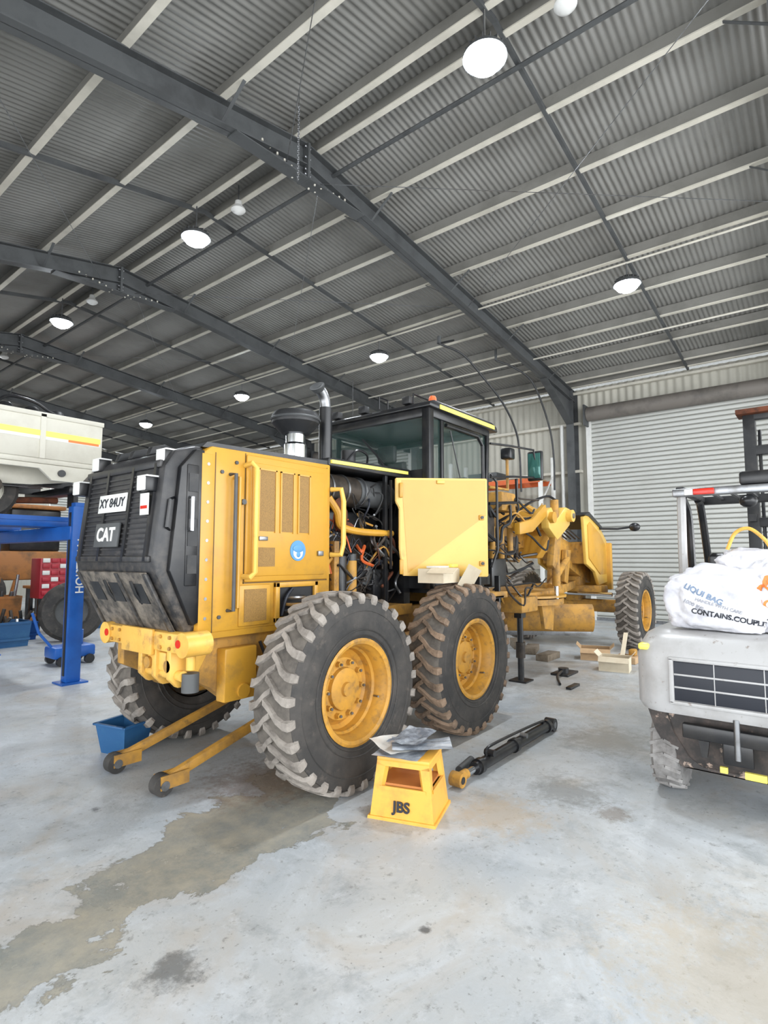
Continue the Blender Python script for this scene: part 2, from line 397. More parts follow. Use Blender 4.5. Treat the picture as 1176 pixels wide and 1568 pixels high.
wl = MB('wall_eave')
def clad(y0, y1, z0, z1):
    corr(wl, lambda s, w: ((XW+0.05+w, s, z0), (XW+0.05+w, s, z1)), y0, y1, 0.19, 0.016, CREAM, 8)
ztop = rz(XW)+RO-0.10
clad(Y0, 0.45, 0, ztop); clad(0.45, 4.95, 5.3, ztop); clad(4.95, 10.75, 0, ztop); clad(10.75, 15.2, 5.3, ztop)
clad(15.2, 15.9, 0, ztop); clad(15.9, 20.3, 5.3, ztop); clad(20.3, Y1, 0, ztop)
for z in (1.3, 2.6, 3.9, 5.2):
    for a, b in ((Y0, .35), (5.1, 10.6), (15.2, 15.8), (20.4, Y1)):
        wl.box((XW-0.12, a, z), (XW+0.02, b, z+0.07), PURL)
wl.box((XW-0.10, Y0, ztop-0.16), (XW+0.02, Y1, ztop-0.10), PURL)
wl.build(ang=60, recalc=False)
def slats(d, horizontal_pts, zt, m=DOOR):
    P = 0.115; z = 0; vs = []; fs = []
    prof = [(0.0, -0.02), (0.012, 0.008), (0.035, 0.016), (0.065, 0.017), (0.09, 0.010), (0.103, -0.016)]
    while z < zt:
        for dz, w in prof: vs += [horizontal_pts(0, z+dz, w), horizontal_pts(1, z+dz, w)]
        z += P
    n = len(vs)//2
    A = [[2*i, 2*i+1, 2*i+3, 2*i+2] for i in range(n-1)]
    d.add(vs, [f for i, f in enumerate(A) if i % 6 not in (0, 4, 5)], m); d.add(vs, [f for i, f in enumerate(A) if i % 6 in (0, 4, 5)], GRV)
def door(name, y0, y1):
    e = empty(name)
    d = MB('curtain'); slats(d, lambda k, z, w: (XW-0.02-w, (y0, y1)[k], z), 5.3)
    d.build(e, ang=70, recalc=False)
    g = MB('frame')
    for y in (y0, y1):
        g.box((XW-0.1, y-0.06, 0), (XW+0.03, y+0.06, 5.4), WHT)
        g.box((XW-0.42, y-0.02, 5.1), (XW+0.0, y+0.02, 5.65), DSTL)
    g.cyl((XW-0.2, y0+0.03, 5.42), (XW-0.2, y1-0.03, 5.42), 0.19, DRUM, n=28)
    g.box((XW-0.06, y0, 0), (XW+0.0, y1, 0.08), STL)
    g.build(e)
door('door_1', 0.5, 4.9); door('door_2', 10.8, 15.15); door('door_3', 15.95, 20.25)
wg = MB('wall_far')
def gz(x): return rz(x)+RO-0.03
def gclad(x0, x1, z0):
    corr(wg, lambda s, w: ((s, Y1-0.1+w, z0), (s, Y1-0.1+w, gz(s))), x0, x1, 0.19, 0.014, CREAM, 8)
gclad(XL, 3, 0); gclad(3, 8, 5.0); gclad(8, 9.6, 0); gclad(9.6, 14.2, 5.0); gclad(14.2, XW, 0)
wg.build(ang=60, recalc=False)
for i, (a, b) in enumerate(((3, 8), (9.6, 14.2))):
    d = MB('door_%d' % (4+i)); slats(d, lambda k, z, w: ((a, b)[k], Y1-0.16-w, z), 5.0)
    d.cyl((a, Y1-0.4, 5.1), (b, Y1-0.4, 5.1), 0.2, DRUM); d.build(ang=60, recalc=False)
w2 = MB('wall_open_side')
for a, b, z in ((Y0, 10.4, 4.2), (10.4, Y1, 0)):
    corr(w2, lambda s, w: ((XL+w, s, z), (XL+w, s, rz(XL)+RO-0.04)), a, b, 0.19, 0.014, CREAM, 8)
w2.build(ang=60, recalc=False)

rk = MB('pallet_racking')
for y in (5.72, 8.4):
    for x in (13.6, 14.45):
        rk.box((x-0.045, y-0.045, 0), (x+0.045, y+0.045, 4.3), WHT, 0.004)
    for z0 in (0.3, 1.2, 2.1, 3.0):
        rk.beam((13.6, y, z0), (14.45, y, z0+0.8), 0.03, 0.03, WHT)
for z in (1.7, 3.55):
    for x in (13.58, 14.47): rk.box((x-0.03, 5.72, z), (x+0.03, 8.4, z+0.12), ORG)
    for y in (6.2, 6.9, 7.6): rk.box((13.6, y-0.3, z+0.12), (14.45, y+0.2, z+0.15), CARD)
rk.box((13.7, 6.0, 1.85), (14.3, 6.6, 2.3), CARD, 0.01); rk.box((13.7, 7.0, 3.7), (14.3, 7.9, 3.95), DSTL, 0.02)
rk.cyl((14.72, 5.55, 0), (14.72, 5.55, 5.2), 0.05, WHT, n=14)
rk.build()
hs = MB('overhead_hose')
hs.tube([(9.3, 6.0, 5.95), (9.9, 5.8, 5.85), (10.4, 5.6, 5.45), (11.0, 5.45, 5.0), (11.5, 5.4, 4.5), (11.7, 5.4, 4.0), (11.75, 5.4, 3.1)], 0.022, BLKM, 8, 6)
hs.tube([(9.3, 6.0, 5.95), (10.2, 6.2, 6.35)], 0.022, BLKM, 8)
hs.tube([(9.3, 6.0, 5.95), (9.32, 6.0, 6.1)], 0.04, DSTL, 8)
hs.build()
hs = MB('overhead_hose')
hs.tube([(11.4, 5.8, 6.15), (11.8, 5.5, 6.0), (12.1, 5.2, 5.64), (12.6, 5.06, 4.75), (12.7, 5.0, 4.0), (12.7, 5.0, 3.2)], 0.022, BLKM, 8, 6)
hs.tube([(11.4, 5.8, 6.15), (11.4, 5.8, 6.4)], 0.03, DSTL, 8); hs.build()
ch = MB('hanging_chain')
for i in range(34):
    z = 7.05-i*0.028
    ch.lathe([(0.014, -0.004), (0.018, 0), (0.014, 0.004)], (4.3, 4.75, z), (1, 0, 0) if i % 2 else (0, 1, 0), STL, 8)
ch.tube([(4.3, 4.75, 7.35), (4.3, 4.75, 6.1)], 0.004, STL, 5)
ch.build()

# ------------------------------------------------------------------ wheels
def wheel_mesh(name, R=0.685, W=0.38, lug=LUG, N=29, rimm=YELR, rr=0.335):
    m = MB(name); h = W/2; g = R-0.026; ls = 0.84
    m.lathe([(rr-0.01, -0.13), (rr+0.02, -h*0.84), (rr+0.06, -h*0.95), ((rr+R)/2, -h*1.0), (R-0.10, -h*0.98), (R-0.050, -h*0.9), (g-0.006, -h*0.7), (g, 0),
             (g-0.006, h*0.7), (R-0.050, h*0.9), (R-0.10, h*0.98), ((rr+R)/2, h*1.0), (rr+0.06, h*0.95), (rr+0.02, h*0.84), (rr-0.01, 0.13)], (0,0,0), (0,1,0), RUB, 64)
    m.lathe([(R-0.047, -h*0.905), (g-0.002, -h*0.72), (g+0.002, 0), (g-0.002, h*0.72), (R-0.047, h*0.905)], (0,0,0), (0,1,0), GROOVE, 64)
    for q in (rr+0.05, rr+0.09, R-0.13):
        for sg in (-1, 1):
            yy = -h*0.955 if q < rr+0.07 else -h*0.995
            m.lathe([(q-0.006, sg*abs(yy)*0.98), (q, sg*(abs(yy)+0.004)), (q+0.006, sg*abs(yy)*0.98)], (0,0,0), (0,1,0), RUB, 48)
    for sg in (-1, 1):
        for i in range(N):
            a0 = 2*math.pi*(i+(0.5 if sg > 0 else 0))/N
            secs = [(-0.16, R, -0.05, 0.036), (0.12, R, 0.0, 0.036), (0.45, R-0.001, 0.09, 0.040), (0.75, R-0.006, 0.13, 0.048), (0.93, R-0.014, 0.135, 0.054), (1.0, R-0.036, 0.135, 0.052), (1.01, R-0.066, 0.135, 0.044)]
            vs = []; fs = []
            for (u, ro, sk, hw) in secs:
                hw *= ls
                ri = (g-0.02) if u < 0.95 else ro-0.03
                yi = sg*u*h if u < 1.0 else sg*h*0.9
                for (rad, da, yy) in ((ri, -hw*1.15, yi), (ri, hw*1.15, yi), (ro, hw*0.9, sg*u*h), (ro, -hw*0.9, sg*u*h)):
                    a = a0+sk+da
                    vs.append((rad*math.cos(a), yy, rad*math.sin(a)))
            n = len(secs)
            for j in range(n-1):
                for q in range(4): fs.append([j*4+q, j*4+(q+1) % 4, (j+1)*4+(q+1) % 4, (j+1)*4+q])
            fs.append([0,1,2,3]); fs.append([(n-1)*4+q for q in range(4)])
            m.add(vs, fs, lug)
    m.lathe([(rr, -0.10), (rr+0.012, -0.155), (rr+0.028, -0.165), (rr+0.03, -0.172), (rr+0.012, -0.178), (rr-0.01, -0.168), (rr-0.018, -0.14), (rr-0.03, -0.125),
             (rr-0.036, -0.06), (rr-0.05, -0.045), (rr-0.055, 0.01), (rr-0.08, 0.035), (0.235, 0.02), (0.215, -0.01), (0.15, -0.015), (0.145, -0.045), (0.135, -0.05), (0.05, -0.05), (0.045, -0.07), (0, -0.07)], (0,0,0), (0,1,0), rimm, 48)
    for i in range(10):
        a = 2*math.pi*(i+.5)/10; c = V((0.185*math.cos(a), -0.012, 0.185*math.sin(a)))
        m.cyl(c, c+V((0,-0.035,0)), 0.021, rimm, n=6); m.cyl(c+V((0,-0.035,0)), c+V((0,-0.05,0)), 0.010, STL, n=8)
    m.lathe([(rr-0.02, 0.12), (rr-0.06, 0.1), (0.2, 0.1), (0, 0.1)], (0,0,0), (0,1,0), ENG, 32)
    m.cyl((rr-0.05, -0.08, 0), (rr-0.06, -0.13, 0.0), 0.008, STL, n=6)
    return m.mesh()

G = empty('motor_grader')
WM = wheel_mesh('grader_wheel'); WMM = wheel_mesh('grader_wheel_muddy', lug=LUGM)
yc = 3.85
def put(me, name, x, y, z, rotz, parent, spin=0):
    o = bpy.data.objects.new(name, me); sc.collection.objects.link(o); o.parent = parent
    o.matrix_world = Matrix.Translation((x, y, z)) @ Matrix.Rotation(rotz, 4, 'Z') @ Matrix.Rotation(spin, 4, 'Y'); return o
FXW = 10.7
for nm, x, me in (('rear', 2.98, WM), ('middle', 4.62, WMM), ('front', FXW, WM)):
    put(me, 'wheel_%s_right' % nm, x, 2.58+0.19, 0.68, 0, G, random.random())
    put(me, 'wheel_%s_left' % nm, x, (4.88 if nm != 'front' else 5.1)-0.19, 0.68, math.pi, G, random.random())

# ---- rear engine enclosure
SY, NY = 3.28, 4.42
b = MB('engine_enclosure')
b.prism([(2.14, 1.10), (2.14, 2.31), (2.22, 2.37), (3.38, 2.39), (3.38, 1.10)], 'y', SY, NY, YEL, 0.012)
b.box((2.50, SY-0.022, 1.43), (3.335, SY, 2.35), YEL, 0.012)
b.box((2.545, SY-0.03, 1.47), (3.29, SY-0.01, 2.30), YEL, 0.008)
MESHM = mat('vent_mesh_tan', (152,116,58), 0.6, 0, (124,94,48), 160, 0.9, lo=0.4, hi=0.6)
DIV = mat('panel_seam', (100,76,36), 0.6)
for x0, x1 in ((2.60, 2.76), (2.81, 2.94), (2.99, 3.11)):
    b.box((x0, SY-0.034, 1.80), (x1, SY-0.028, 2.25), MESHM)
    for q in (x0, x1): b.box((q-0.006, SY-0.04, 1.79), (q+0.006, SY-0.028, 2.26), YEL)
    b.box((x0-0.006, SY-0.04, 2.25), (x1+0.006, SY-0.028, 2.26), YEL)
b.box((2.60, SY-0.034, 1.54), (2.76, SY-0.028, 1.68), MESHM)
for (a_, c_) in (((2.496, 1.42), (2.503, 2.36)), ((3.335, 1.42), (3.341, 2.36)), ((2.496, 1.42), (3.34, 1.428)), ((2.245, 1.1), (2.251, 2.33))):
    b.box((a_[0], SY-0.003, a_[1]), (c_[0], SY+0.002, c_[1]), DIV)
b.box((2.46, SY-0.015, 1.12), (2.74, SY+0.0, 1.41), YEL, 0.008); b.box((2.50, SY-0.02, 1.15), (2.70, SY-0.012, 1.38), MESHM)
b.box((2.80, SY-0.006, 1.14), (3.20, SY+0.002, 1.40), BLK)
for a_, c_ in (((2.78, 1.12), (3.22, 1.16)), ((2.78, 1.38), (3.22, 1.42)), ((2.78, 1.12), (2.82, 1.42)), ((3.18, 1.12), (3.22, 1.42))):
    b.box((a_[0], SY-0.03, a_[1]), (c_[0], SY+0.0, c_[1]), YEL, 0.006)
for z in (1.2, 1.25, 1.3): b.lathe([(0.085, -0.012), (0.10, 0), (0.085, 0.012)], (2.98, SY-0.005, z), (0,0,1), STL if z != 1.25 else YELD, 20)
b.tube([(2.85, SY-0.015, 1.17), (2.88, SY-0.03, 1.3), (2.95, SY-0.02, 1.37)], 0.012, DKT, 6, 4)
b.box((3.05, SY-0.02, 1.18), (3.16, SY, 1.24), ORG, 0.004)
for z in [1.2+0.13*i for i in range(9)]:
    b.cyl((2.19, SY-0.008, z), (2.19, SY, z), 0.012, STL, n=6)
b.box((2.14, SY-0.006, 1.08), (2.24, SY+0.0, 2.31), YEL, 0.003)
for x, z in ((2.42, 2.28), (2.45, 1.6), (2.45, 1.3), (2.30, 2.2), (2.30, 1.2)): b.cyl((x, SY-0.012, z), (x, SY, z), 0.014, DSTL, n=6)
b.tube([(2.37, SY, 2.19), (2.37, SY-0.07, 2.19), (2.37, SY-0.07, 1.24), (2.37, SY, 1.24)], 0.013, DSTL, 8)
b.tube([(2.41, SY-0.0, 2.17), (2.41, SY-0.06, 2.17), (2.41, SY-0.06, 1.26), (2.41, SY, 1.26)], 0.014, YEL, 8)
b.tube([(2.50, SY, 2.27), (2.50, SY-0.08, 2.28), (2.54, SY-0.08, 2.25), (2.54, SY-0.08, 1.50), (2.50, SY-0.08, 1.47), (2.5, SY, 1.47)], 0.02, YELP, 10)
b.tube([(3.39, SY, 2.18), (3.42, SY-0.09, 2.18), (3.45, SY-0.09, 2.08), (3.45, SY-0.09, 1.72), (3.42, SY-0.09, 1.63), (3.39, SY, 1.63)], 0.022, YELP, 10)
b.box((2.60, SY-0.05, 1.73), (2.68, SY-0.03, 1.76), STL, 0.004); b.box((3.2, SY-0.05, 1.62), (3.26, SY-0.03, 1.66), STL, 0.004)
b.cyl((2.46, SY-0.05, 2.0), (2.46, SY, 2.0), 0.02, DSTL, n=10)
b.cyl((2.99, SY-0.036, 1.66), (2.99, SY-0.03, 1.66), 0.08, LBLU, n=28)
b.ell((2.99, SY-0.037, 1.645), (0.05, 0.003, 0.05), WHT); b.ell((2.99, SY-0.04, 1.675), (0.055, 0.003, 0.03), LBLU); b.ell((2.99, SY-0.041, 1.63), (0.022, 0.003, 0.022), LBLU)
b.prism([(2.16, 2.36), (2.2, 2.40), (3.40, 2.43), (3.40, 2.38)], 'y', SY+0.03, NY-0.03, BLK)
b.build(G)

# ---- radiator guard (black, rear)
b = MB('radiator_guard')
prof = [(2.16, 1.12), (2.08, 1.10), (1.86, 1.50), (1.84, 1.60), (1.90, 2.20), (1.97, 2.31), (2.12, 2.36), (2.18, 2.36)]
b.prism(prof, 'y', SY+0.04, NY+0.02, BLKG, 0.02)
b.prism([(2.15, 1.18), (2.10, 1.16), (1.93, 1.52), (1.99, 2.20), (2.1, 2.33), (2.16, 2.33)], 'y', SY-0.004, SY+0.05, BLK, 0.006)
for z in [1.62+0.035*i for i in range(16)]:
    x = 1.84+(z-1.6)/0.60*0.06
    b.box((x-0.008, SY+0.14, z), (x+0.01, NY-0.09, z+0.012), BLKG)
for y in (SY+0.13, SY+0.42, NY-0.37, NY-0.09):
    b.beam((1.835, y, 1.58), (1.90, y, 2.22), 0.03, 0.03, BLK)
b.beam((1.838, SY+0.08, 1.595), (1.838, NY-0.02, 1.595), 0.03, 0.04, BLKG, 0.008); b.beam((1.90, SY+0.08, 2.215), (1.90, NY-0.02, 2.215), 0.03, 0.05, BLKG, 0.008)
b.prism([(2.055, 1.12), (1.84, 1.51), (1.83, 1.505), (2.045, 1.11)], 'y', SY+0.12, NY-0.06, BLKMUD)
for y in (SY+0.13, SY+0.5, NY-0.07): b.prism([(2.05, 1.11), (1.85, 1.50), (1.82, 1.50), (2.03, 1.10)], 'y', y-0.02, y+0.02, BLKG, 0.004)
for y in (SY+0.35, SY+0.72): b.tube([(1.95, y, 1.30), (1.90, y, 1.36), (1.86, y, 1.45)], 0.014, BLK, 8)
for y in (SY+0.3, SY+0.62, SY+0.9):
    b.prism([(1.945, 1.31), (1.88, 1.44), (1.868, 1.434), (1.935, 1.30)], 'y', y-0.07, y+0.07, BLK)
b.box((2.03, SY-0.012, 1.42), (2.12, SY+0.02, 2.22), BLK, 0.008)
for i in range(4): b.box((2.04, SY-0.018, 1.5+0.18*i), (2.11, SY-0.01, 1.62+0.18*i), BLKM)
b.tube([(2.05, SY, 2.0), (2.05, SY-0.05, 2.0), (2.05, SY-0.05, 1.78), (2.05, SY, 1.78)], 0.012, STL, 6)
b.tube([(1.98, SY+0.05, 2.0), (1.93, SY+0.02, 1.98), (1.91, SY+0.02, 1.8), (1.95, SY+0.05, 1.78)], 0.01, BLK, 6)
for y, z, x in ((SY+0.15, 2.27, 1.98), (SY+0.16, 2.08, 1.86), (NY-0.10, 2.30, 1.96), (NY-0.0, 2.12, 1.87)):
    b.box((x-0.05, y-0.055, z-0.05), (x+0.04, y+0.055, z+0.05), BLK, 0.01)
    b.box((x-0.06, y-0.05, z-0.045), (x-0.045, y+0.05, z+0.045), DOME, 0.008)
    b.box((x-0.05, y-0.06, z+0.045), (x+0.04, y+0.06, z+0.055), DOME)
for y in (3.7, 3.95, 4.15):
    b.prism([(1.98, 2.32), (2.0, 2.38), (2.1, 2.41), (2.2, 2.38)], 'y', y-0.03, y+0.03, BLKM, 0.006)
b.obox((1.862, 3.93, 1.985), (0.008, 0.40, 0.13), WHT, Matrix.Rotation(0.1, 3, 'Y'), 0.003)
b.obox((1.832, 3.93, 1.76), (0.02, 0.34, 0.17), DSTL, Matrix.Rotation(0.1, 3, 'Y'), 0.008)
b.box((1.835, SY+0.12, 1.88), (1.842, SY+0.22, 2.02), WHT); b.box((1.832, SY+0.13, 1.92), (1.836, SY+0.21, 1.94), REDL)
b.build(G)
text('number_plate_text', 'XY 84UY', 0.092, (1.8565, 3.93, 1.985), (0,-1,0), (0.1,0,1), DKT, G, bold=0.001)
text('badge_text', 'CAT', 0.13, (1.820, 3.93, 1.76), (0,-1,0), (0.1,0,1), WHT, G, bold=0.004)

# ---- bumper, hitch
b = MB('rear_bumper')
BL = 4.22
b.box((1.99, SY-0.1, 0.99), (2.16, BL, 1.12), YELB, 0.02)
b.cyl((1.98, SY-0.08, 1.055), (2.16, SY-0.08, 1.055), 0.078, YELB, n=20); b.cyl((1.98, BL, 1.055), (2.16, BL, 1.055), 0.078, YELB, n=20)
for y in (SY-0.04, BL-0.03): b.cyl((1.975, y, 1.06), (1.985, y, 1.06), 0.026, REDL, n=16)
for y in [3.35+0.11*i for i in range(8)]:
    b.cyl((1.978, y, 1.09), (1.99, y, 1.09), 0.013, YELD, n=6); b.cyl((1.978, y, 1.02), (1.99, y, 1.02), 0.013, YELD, n=6)
b.box((1.97, 3.55, 0.96), (2.0, 3.95, 1.13), YELB, 0.008)
for y in (3.38, 3.56, 3.74):
    b.prism([(2.0, 1.0), (2.0, 0.82), (2.06, 0.76), (2.16, 0.76), (2.3, 1.0)], 'y', y-0.025, y+0.025, YELB, 0.006)
b.cyl((2.06, 3.3, 0.84), (2.06, 3.8, 0.84), 0.035, YELB, n=14)
b.cyl((2.1, 3.28, 0.86), (2.1, 3.28, 0.74), 0.055, DSTL, n=18); b.cyl((2.1, 3.28, 0.88), (2.1, 3.28, 0.98), 0.03, YELB, n=12)
b.box((2.02, 3.45, 0.86), (2.12, 3.68, 0.98), YELB, 0.01)
b.cyl((2.03, 3.4, 0.9), (2.0, 3.4, 0.9), 0.04, YELD, n=14); b.cyl((2.03, 3.65, 0.9), (2.0, 3.65, 0.9), 0.04, YELD, n=14)
b.build(G)

# ---- chassis, tandem, axle
b = MB('rear_chassis')
for q in (3.36, 4.24):
    b.prism([(2.14, 1.12), (2.14, 0.80), (2.3, 0.72), (2.45, 0.60), (2.62, 0.60), (2.66, 0.80), (4.9, 0.80), (5.6, 1.0), (5.9, 1.12)], 'y', q, q+0.1, YELD, 0.006)
b.box((2.3, 3.46, 0.86), (5.4, 4.24, 1.1), ENG)
b.box((3.4, 3.2, 0.50), (4.2, 4.4, 0.9), YELD, 0.05)
b.box((2.2, SY+0.01, 1.06), (3.4, SY+0.12, 1.12), YEL)
for y0, y1 in ((2.99, 3.2), (4.28, 4.47)):
    b.box((2.75, y0, 0.45), (4.85, y1, 0.92), YELD, 0.08, 3)
    for x in (2.98, 4.62): b.cyl((x, y0-0.12, 0.68), (x, y1+0.12, 0.68), 0.17, YELD, n=24)
b.cyl((3.8, 3.1, 0.68), (3.8, 4.4, 0.68), 0.22, YELD, n=24)
b.box((2.35, SY-0.02, 0.62), (2.62, SY+0.08, 0.98), YEL, 0.01)
b.cyl((2.5, SY-0.04, 0.68), (2.5, SY+0.08, 0.68), 0.05, YEL, n=14)
b.tube([(2.66, SY, 1.0), (2.7, SY-0.02, 0.85), (2.6, SY-0.03, 0.7)], 0.012, BLK, 6, 4)
b.build(G)
for i, y in enumerate((3.62, 4.27)):
    a = MB('lift_arm')
    a.beam((2.16, y, 0.10), (3.35, y, 0.42), 0.05, 0.065, YELD, 0.006)
    a.cyl((2.12, y-0.04, 0.075), (2.12, y+0.04, 0.075), 0.072, RUB, n=24)
    a.cyl((2.12, y-0.055, 0.075), (2.12, y+0.055, 0.075), 0.032, STL, n=12)
    a.box((2.09, y-0.05, 0.05), (2.3, y-0.04, 0.14), YELD); a.box((2.09, y+0.04, 0.05), (2.3, y+0.05, 0.14), YELD)
    a.cyl((3.35, y-0.08, 0.43), (3.35, y+0.08, 0.43), 0.04, YELD, n=12)
    a.box((3.3, y-0.05, 0.4), (3.42, y+0.05, 0.62), YELD)
    a.build(G)

# ---- engine bay
b = MB('engine_bay')
b.box((3.38, NY-0.03, 1.1), (4.6, NY, 2.40), BLK)
b.prism([(3.38, 2.39), (3.38, 2.46), (4.56, 2.50), (4.60, 2.40)], 'y', SY+0.02, NY, BLK, 0.01)
b.beam((3.40, SY+0.01, 2.425), (4.5, SY+0.01, 2.455), 0.02, 0.03, STRIPE)
b.box((4.5, SY+0.06, 1.1), (4.6, NY, 2.40), BLK)
b.box((3.38, SY+0.03, 1.05), (4.6, NY, 1.15), YELD)
b.box((3.5, 3.55, 1.15), (4.45, 4.15, 1.85), ENG, 0.03)
b.box((3.55, 3.6, 1.85), (4.4, 4.0, 2.05), BLK, 0.03)
for i in range(6): b.cyl((3.62+0.14*i, 3.52, 1.72), (3.62+0.14*i, 3.6, 1.72), 0.045, ENG, n=14)
b.cyl((3.46, 3.50, 2.22), (3.88, 3.50, 2.22), 0.14, ENG, n=28); b.cyl((3.9, 3.50, 2.22), (4.4, 3.50, 2.22), 0.13, DSTL, n=28)
for x in (3.5, 3.7, 3.94, 4.3): b.cyl((x, 3.50, 2.22), (x+0.02, 3.50, 2.22), 0.15, STL, n=28)
b.tube([(3.55, 3.4, 2.1), (3.6, 3.36, 2.0), (3.62, 3.38, 1.9), (3.75, 3.4, 1.86)], 0.06, RUST, 12, 4)
b.tube([(3.42, 3.34, 2.12), (3.5, 3.31, 2.0), (3.55, 3.31, 1.88), (3.8, 3.31, 1.84), (4.3, 3.34, 1.84)], 0.032, YEL, 10, 5)
b.cyl((3.62, 3.38, 1.30), (3.62, 3.38, 1.62), 0.055, BLK, n=18); b.cyl((3.76, 3.38, 1.30), (3.76, 3.38, 1.58), 0.05, YELD, n=18)
b.cyl((3.76, 3.38, 1.58), (3.76, 3.38, 1.64), 0.055, BLK, n=18)
b.cyl((4.0, 3.42, 1.45), (4.0, 3.56, 1.45), 0.11, DSTL, n=22); b.cyl((4.0, 3.40, 1.45), (4.0, 3.43, 1.45), 0.06, STL, n=18)
b.box((4.1, 3.4, 1.2), (4.35, 3.55, 1.5), BLK, 0.02)
b.box((3.50, 3.34, 1.16), (3.56, 3.4, 1.75), YELD, 0.004); b.box((4.18, 3.32, 1.15), (4.22, 3.36, 2.4), BLK, 0.004)
rr = random.Random(4)
for i in range(56):
    x = rr.uniform(3.45, 4.2); z = rr.uniform(1.2, 2.05); P = [(x, rr.uniform(3.34, 3.44), z)]
    for j in range(4):
        x = min(4.45, max(3.42, x+rr.uniform(-0.16, 0.2))); z = min(2.3, max(1.16, z+rr.uniform(-0.2, 0.2))); P.append((x, rr.uniform(3.31, 3.46), z))
    b.tube(P, rr.choice((0.005, 0.007, 0.010, 0.015)), rr.choice((BLK, BLK, BLKM, DKT, ENG, RUST, STL, YELD, ORG, BLK)), 6, 5)
b.build(G)

# ---- opened side door
b = MB('engine_side_door')
A = V((4.21, 3.22, 0)); B = V((4.94, 2.63, 0)); d = (B-A).normalized(); nrm = V((d.y, -d.x, 0))
Rm = Matrix((d, -nrm, V((0,0,1)))).transposed(); Lh = (B-A).length
def dp(u, w, z): return A+d*u+nrm*w+V((0,0,z))
poly = [(0.07, 1.435), (Lh, 1.42), (Lh, 2.39), (0.0, 2.37), (0.0, 2.14), (0.035, 2.08), (0.035, 1.7)]
bm = bmesh.new(); F = [bm.verts.new(dp(u, 0.0, z)) for u, z in poly]; K = [bm.verts.new(dp(u, -0.04, z)) for u, z in poly]
bm.faces.new(F); bm.faces.new(K[::-1])
for i in range(len(poly)): bm.faces.new([F[i], K[i], K[(i+1) % len(poly)], F[(i+1) % len(poly)]])
bmesh.ops.recalc_face_normals(bm, faces=bm.faces[:]); bmesh.ops.bevel(bm, geom=bm.edges[:], offset=0.008, segments=2, affect='EDGES')
b.addbm(bm, YELP)
bm = bmesh.new(); q = [(0.12, 1.46), (Lh-0.02, 2.02), (Lh-0.02, 2.37), (0.06, 2.35)]
F = [bm.verts.new(dp(u, 0.003, z)) for u, z in q]; bm.faces.new(F)
b.addbm(bm, mat('door_highlight_shade', (200,152,56), 0.25, 0, (192,144,50), 2, 0.5))  # darker upper part, paints a diagonal highlight across the door panel
for z in (1.52, 2.25): b.obox(dp(0.05, 0.02, z), (0.035, 0.03, 0.14), YEL, Rm, 0.006)
for (u, z) in ((0.3, 1.46), (0.58, 1.46), (0.45, 2.34), (0.82, 1.46)): b.obox(dp(u, 0.012, z), (0.08, 0.02, 0.035), YELP, Rm, 0.006)
for z in (2.0, 1.55): b.obox(dp(Lh-0.07, 0.01, z), (0.05, 0.02, 0.05), YEL, Rm, 0.006); b.cyl(dp(Lh-0.07, 0.02, z), dp(Lh-0.07, 0.035, z), 0.015, DSTL, n=14)
b.beam((4.20, 3.27, 1.5), (4.20, 3.27, 2.35), 0.02, 0.02, BLK)
b.build(G)

# ---- stacks on hood
b = MB('air_precleaner')
b.lathe([(0, -0.06), (0.10, -0.06), (0.10, 0.12), (0.085, 0.14), (0.085, 0.24), (0, 0.24)], (3.27, 3.60, 2.46), (0,0,1), CHR, 28)
b.lathe([(0.0, 0.22), (0.12, 0.22), (0.17, 0.27), (0.205, 0.31), (0.21, 0.37), (0.19, 0.405), (0.12, 0.425), (0, 0.43)], (3.27, 3.60, 2.46), (0,0,1), BLKM, 36)
b.lathe([(0.212, 0.335), (0.22, 0.345), (0.212, 0.355)], (3.27, 3.6, 2.46), (0,0,1), DSTL, 36)
b.build(G)
b = MB('exhaust_stack')
b.cyl((3.66, 3.62, 2.42), (3.66, 3.62, 3.0), 0.062, BLK, n=20)
b.tube([(3.66, 3.62, 2.96), (3.65, 3.62, 3.06), (3.62, 3.62, 3.12), (3.57, 3.62, 3.16)], 0.05, STL, 14, 4)
b.lathe([(0, 0), (0.05, 0), (0.07, 0.04), (0.072, 0.05), (0.06, 0.05), (0, 0.03)], (3.57, 3.62, 3.145), (-0.7, -0.2, 0.7), DSTL, 20)
b.cyl((3.9, 3.55, 2.46), (3.9, 3.55, 2.62), 0.07, BLKM, n=18)
b.tube([(3.75, 3.45, 2.48), (3.85, 3.4, 2.60), (4.0, 3.4, 2.58), (4.05, 3.45, 2.48)], 0.012, BLK, 6, 4)
b.build(G)

# ---- cab
b = MB('cab')
CX0, CX1, CY0, CY1 = 4.62, 5.85, 3.12, 4.58
def post(x0, y0, x1, y1, z0=1.3, z1=3.12, w=0.07): b.beam((x0, y0, z0), (x1, y1, z1), w, w, BLK, 0.01)
for y in (CY0, CY1):
    post(CX0, y, CX0, y, w=0.09); post(CX1-0.1, y, CX1, y, w=0.06); post(4.86, y, 4.86, y, w=0.05)
    b.beam((CX0, y, 2.2), (4.86, y, 2.2), 0.05, 0.06, BLK); b.beam((CX0, y, 3.08), (CX1, y, 3.08), 0.07, 0.09, BLK, 0.01)
    b.beam((CX0, y, 1.36), (CX1-0.1, y, 1.36), 0.07, 0.12, BLK, 0.01)
    b.box((CX0+0.02, y-0.006, 1.4), (CX1-0.05, y+0.006, 3.06), GLS)
    yo = y-0.02 if y < 4 else y+0.02
    b.tube([(4.93, yo, 3.0), (5.6, yo, 3.0), (5.72, yo, 2.9), (5.74, yo, 1.6)], 0.022, BLK, 8)
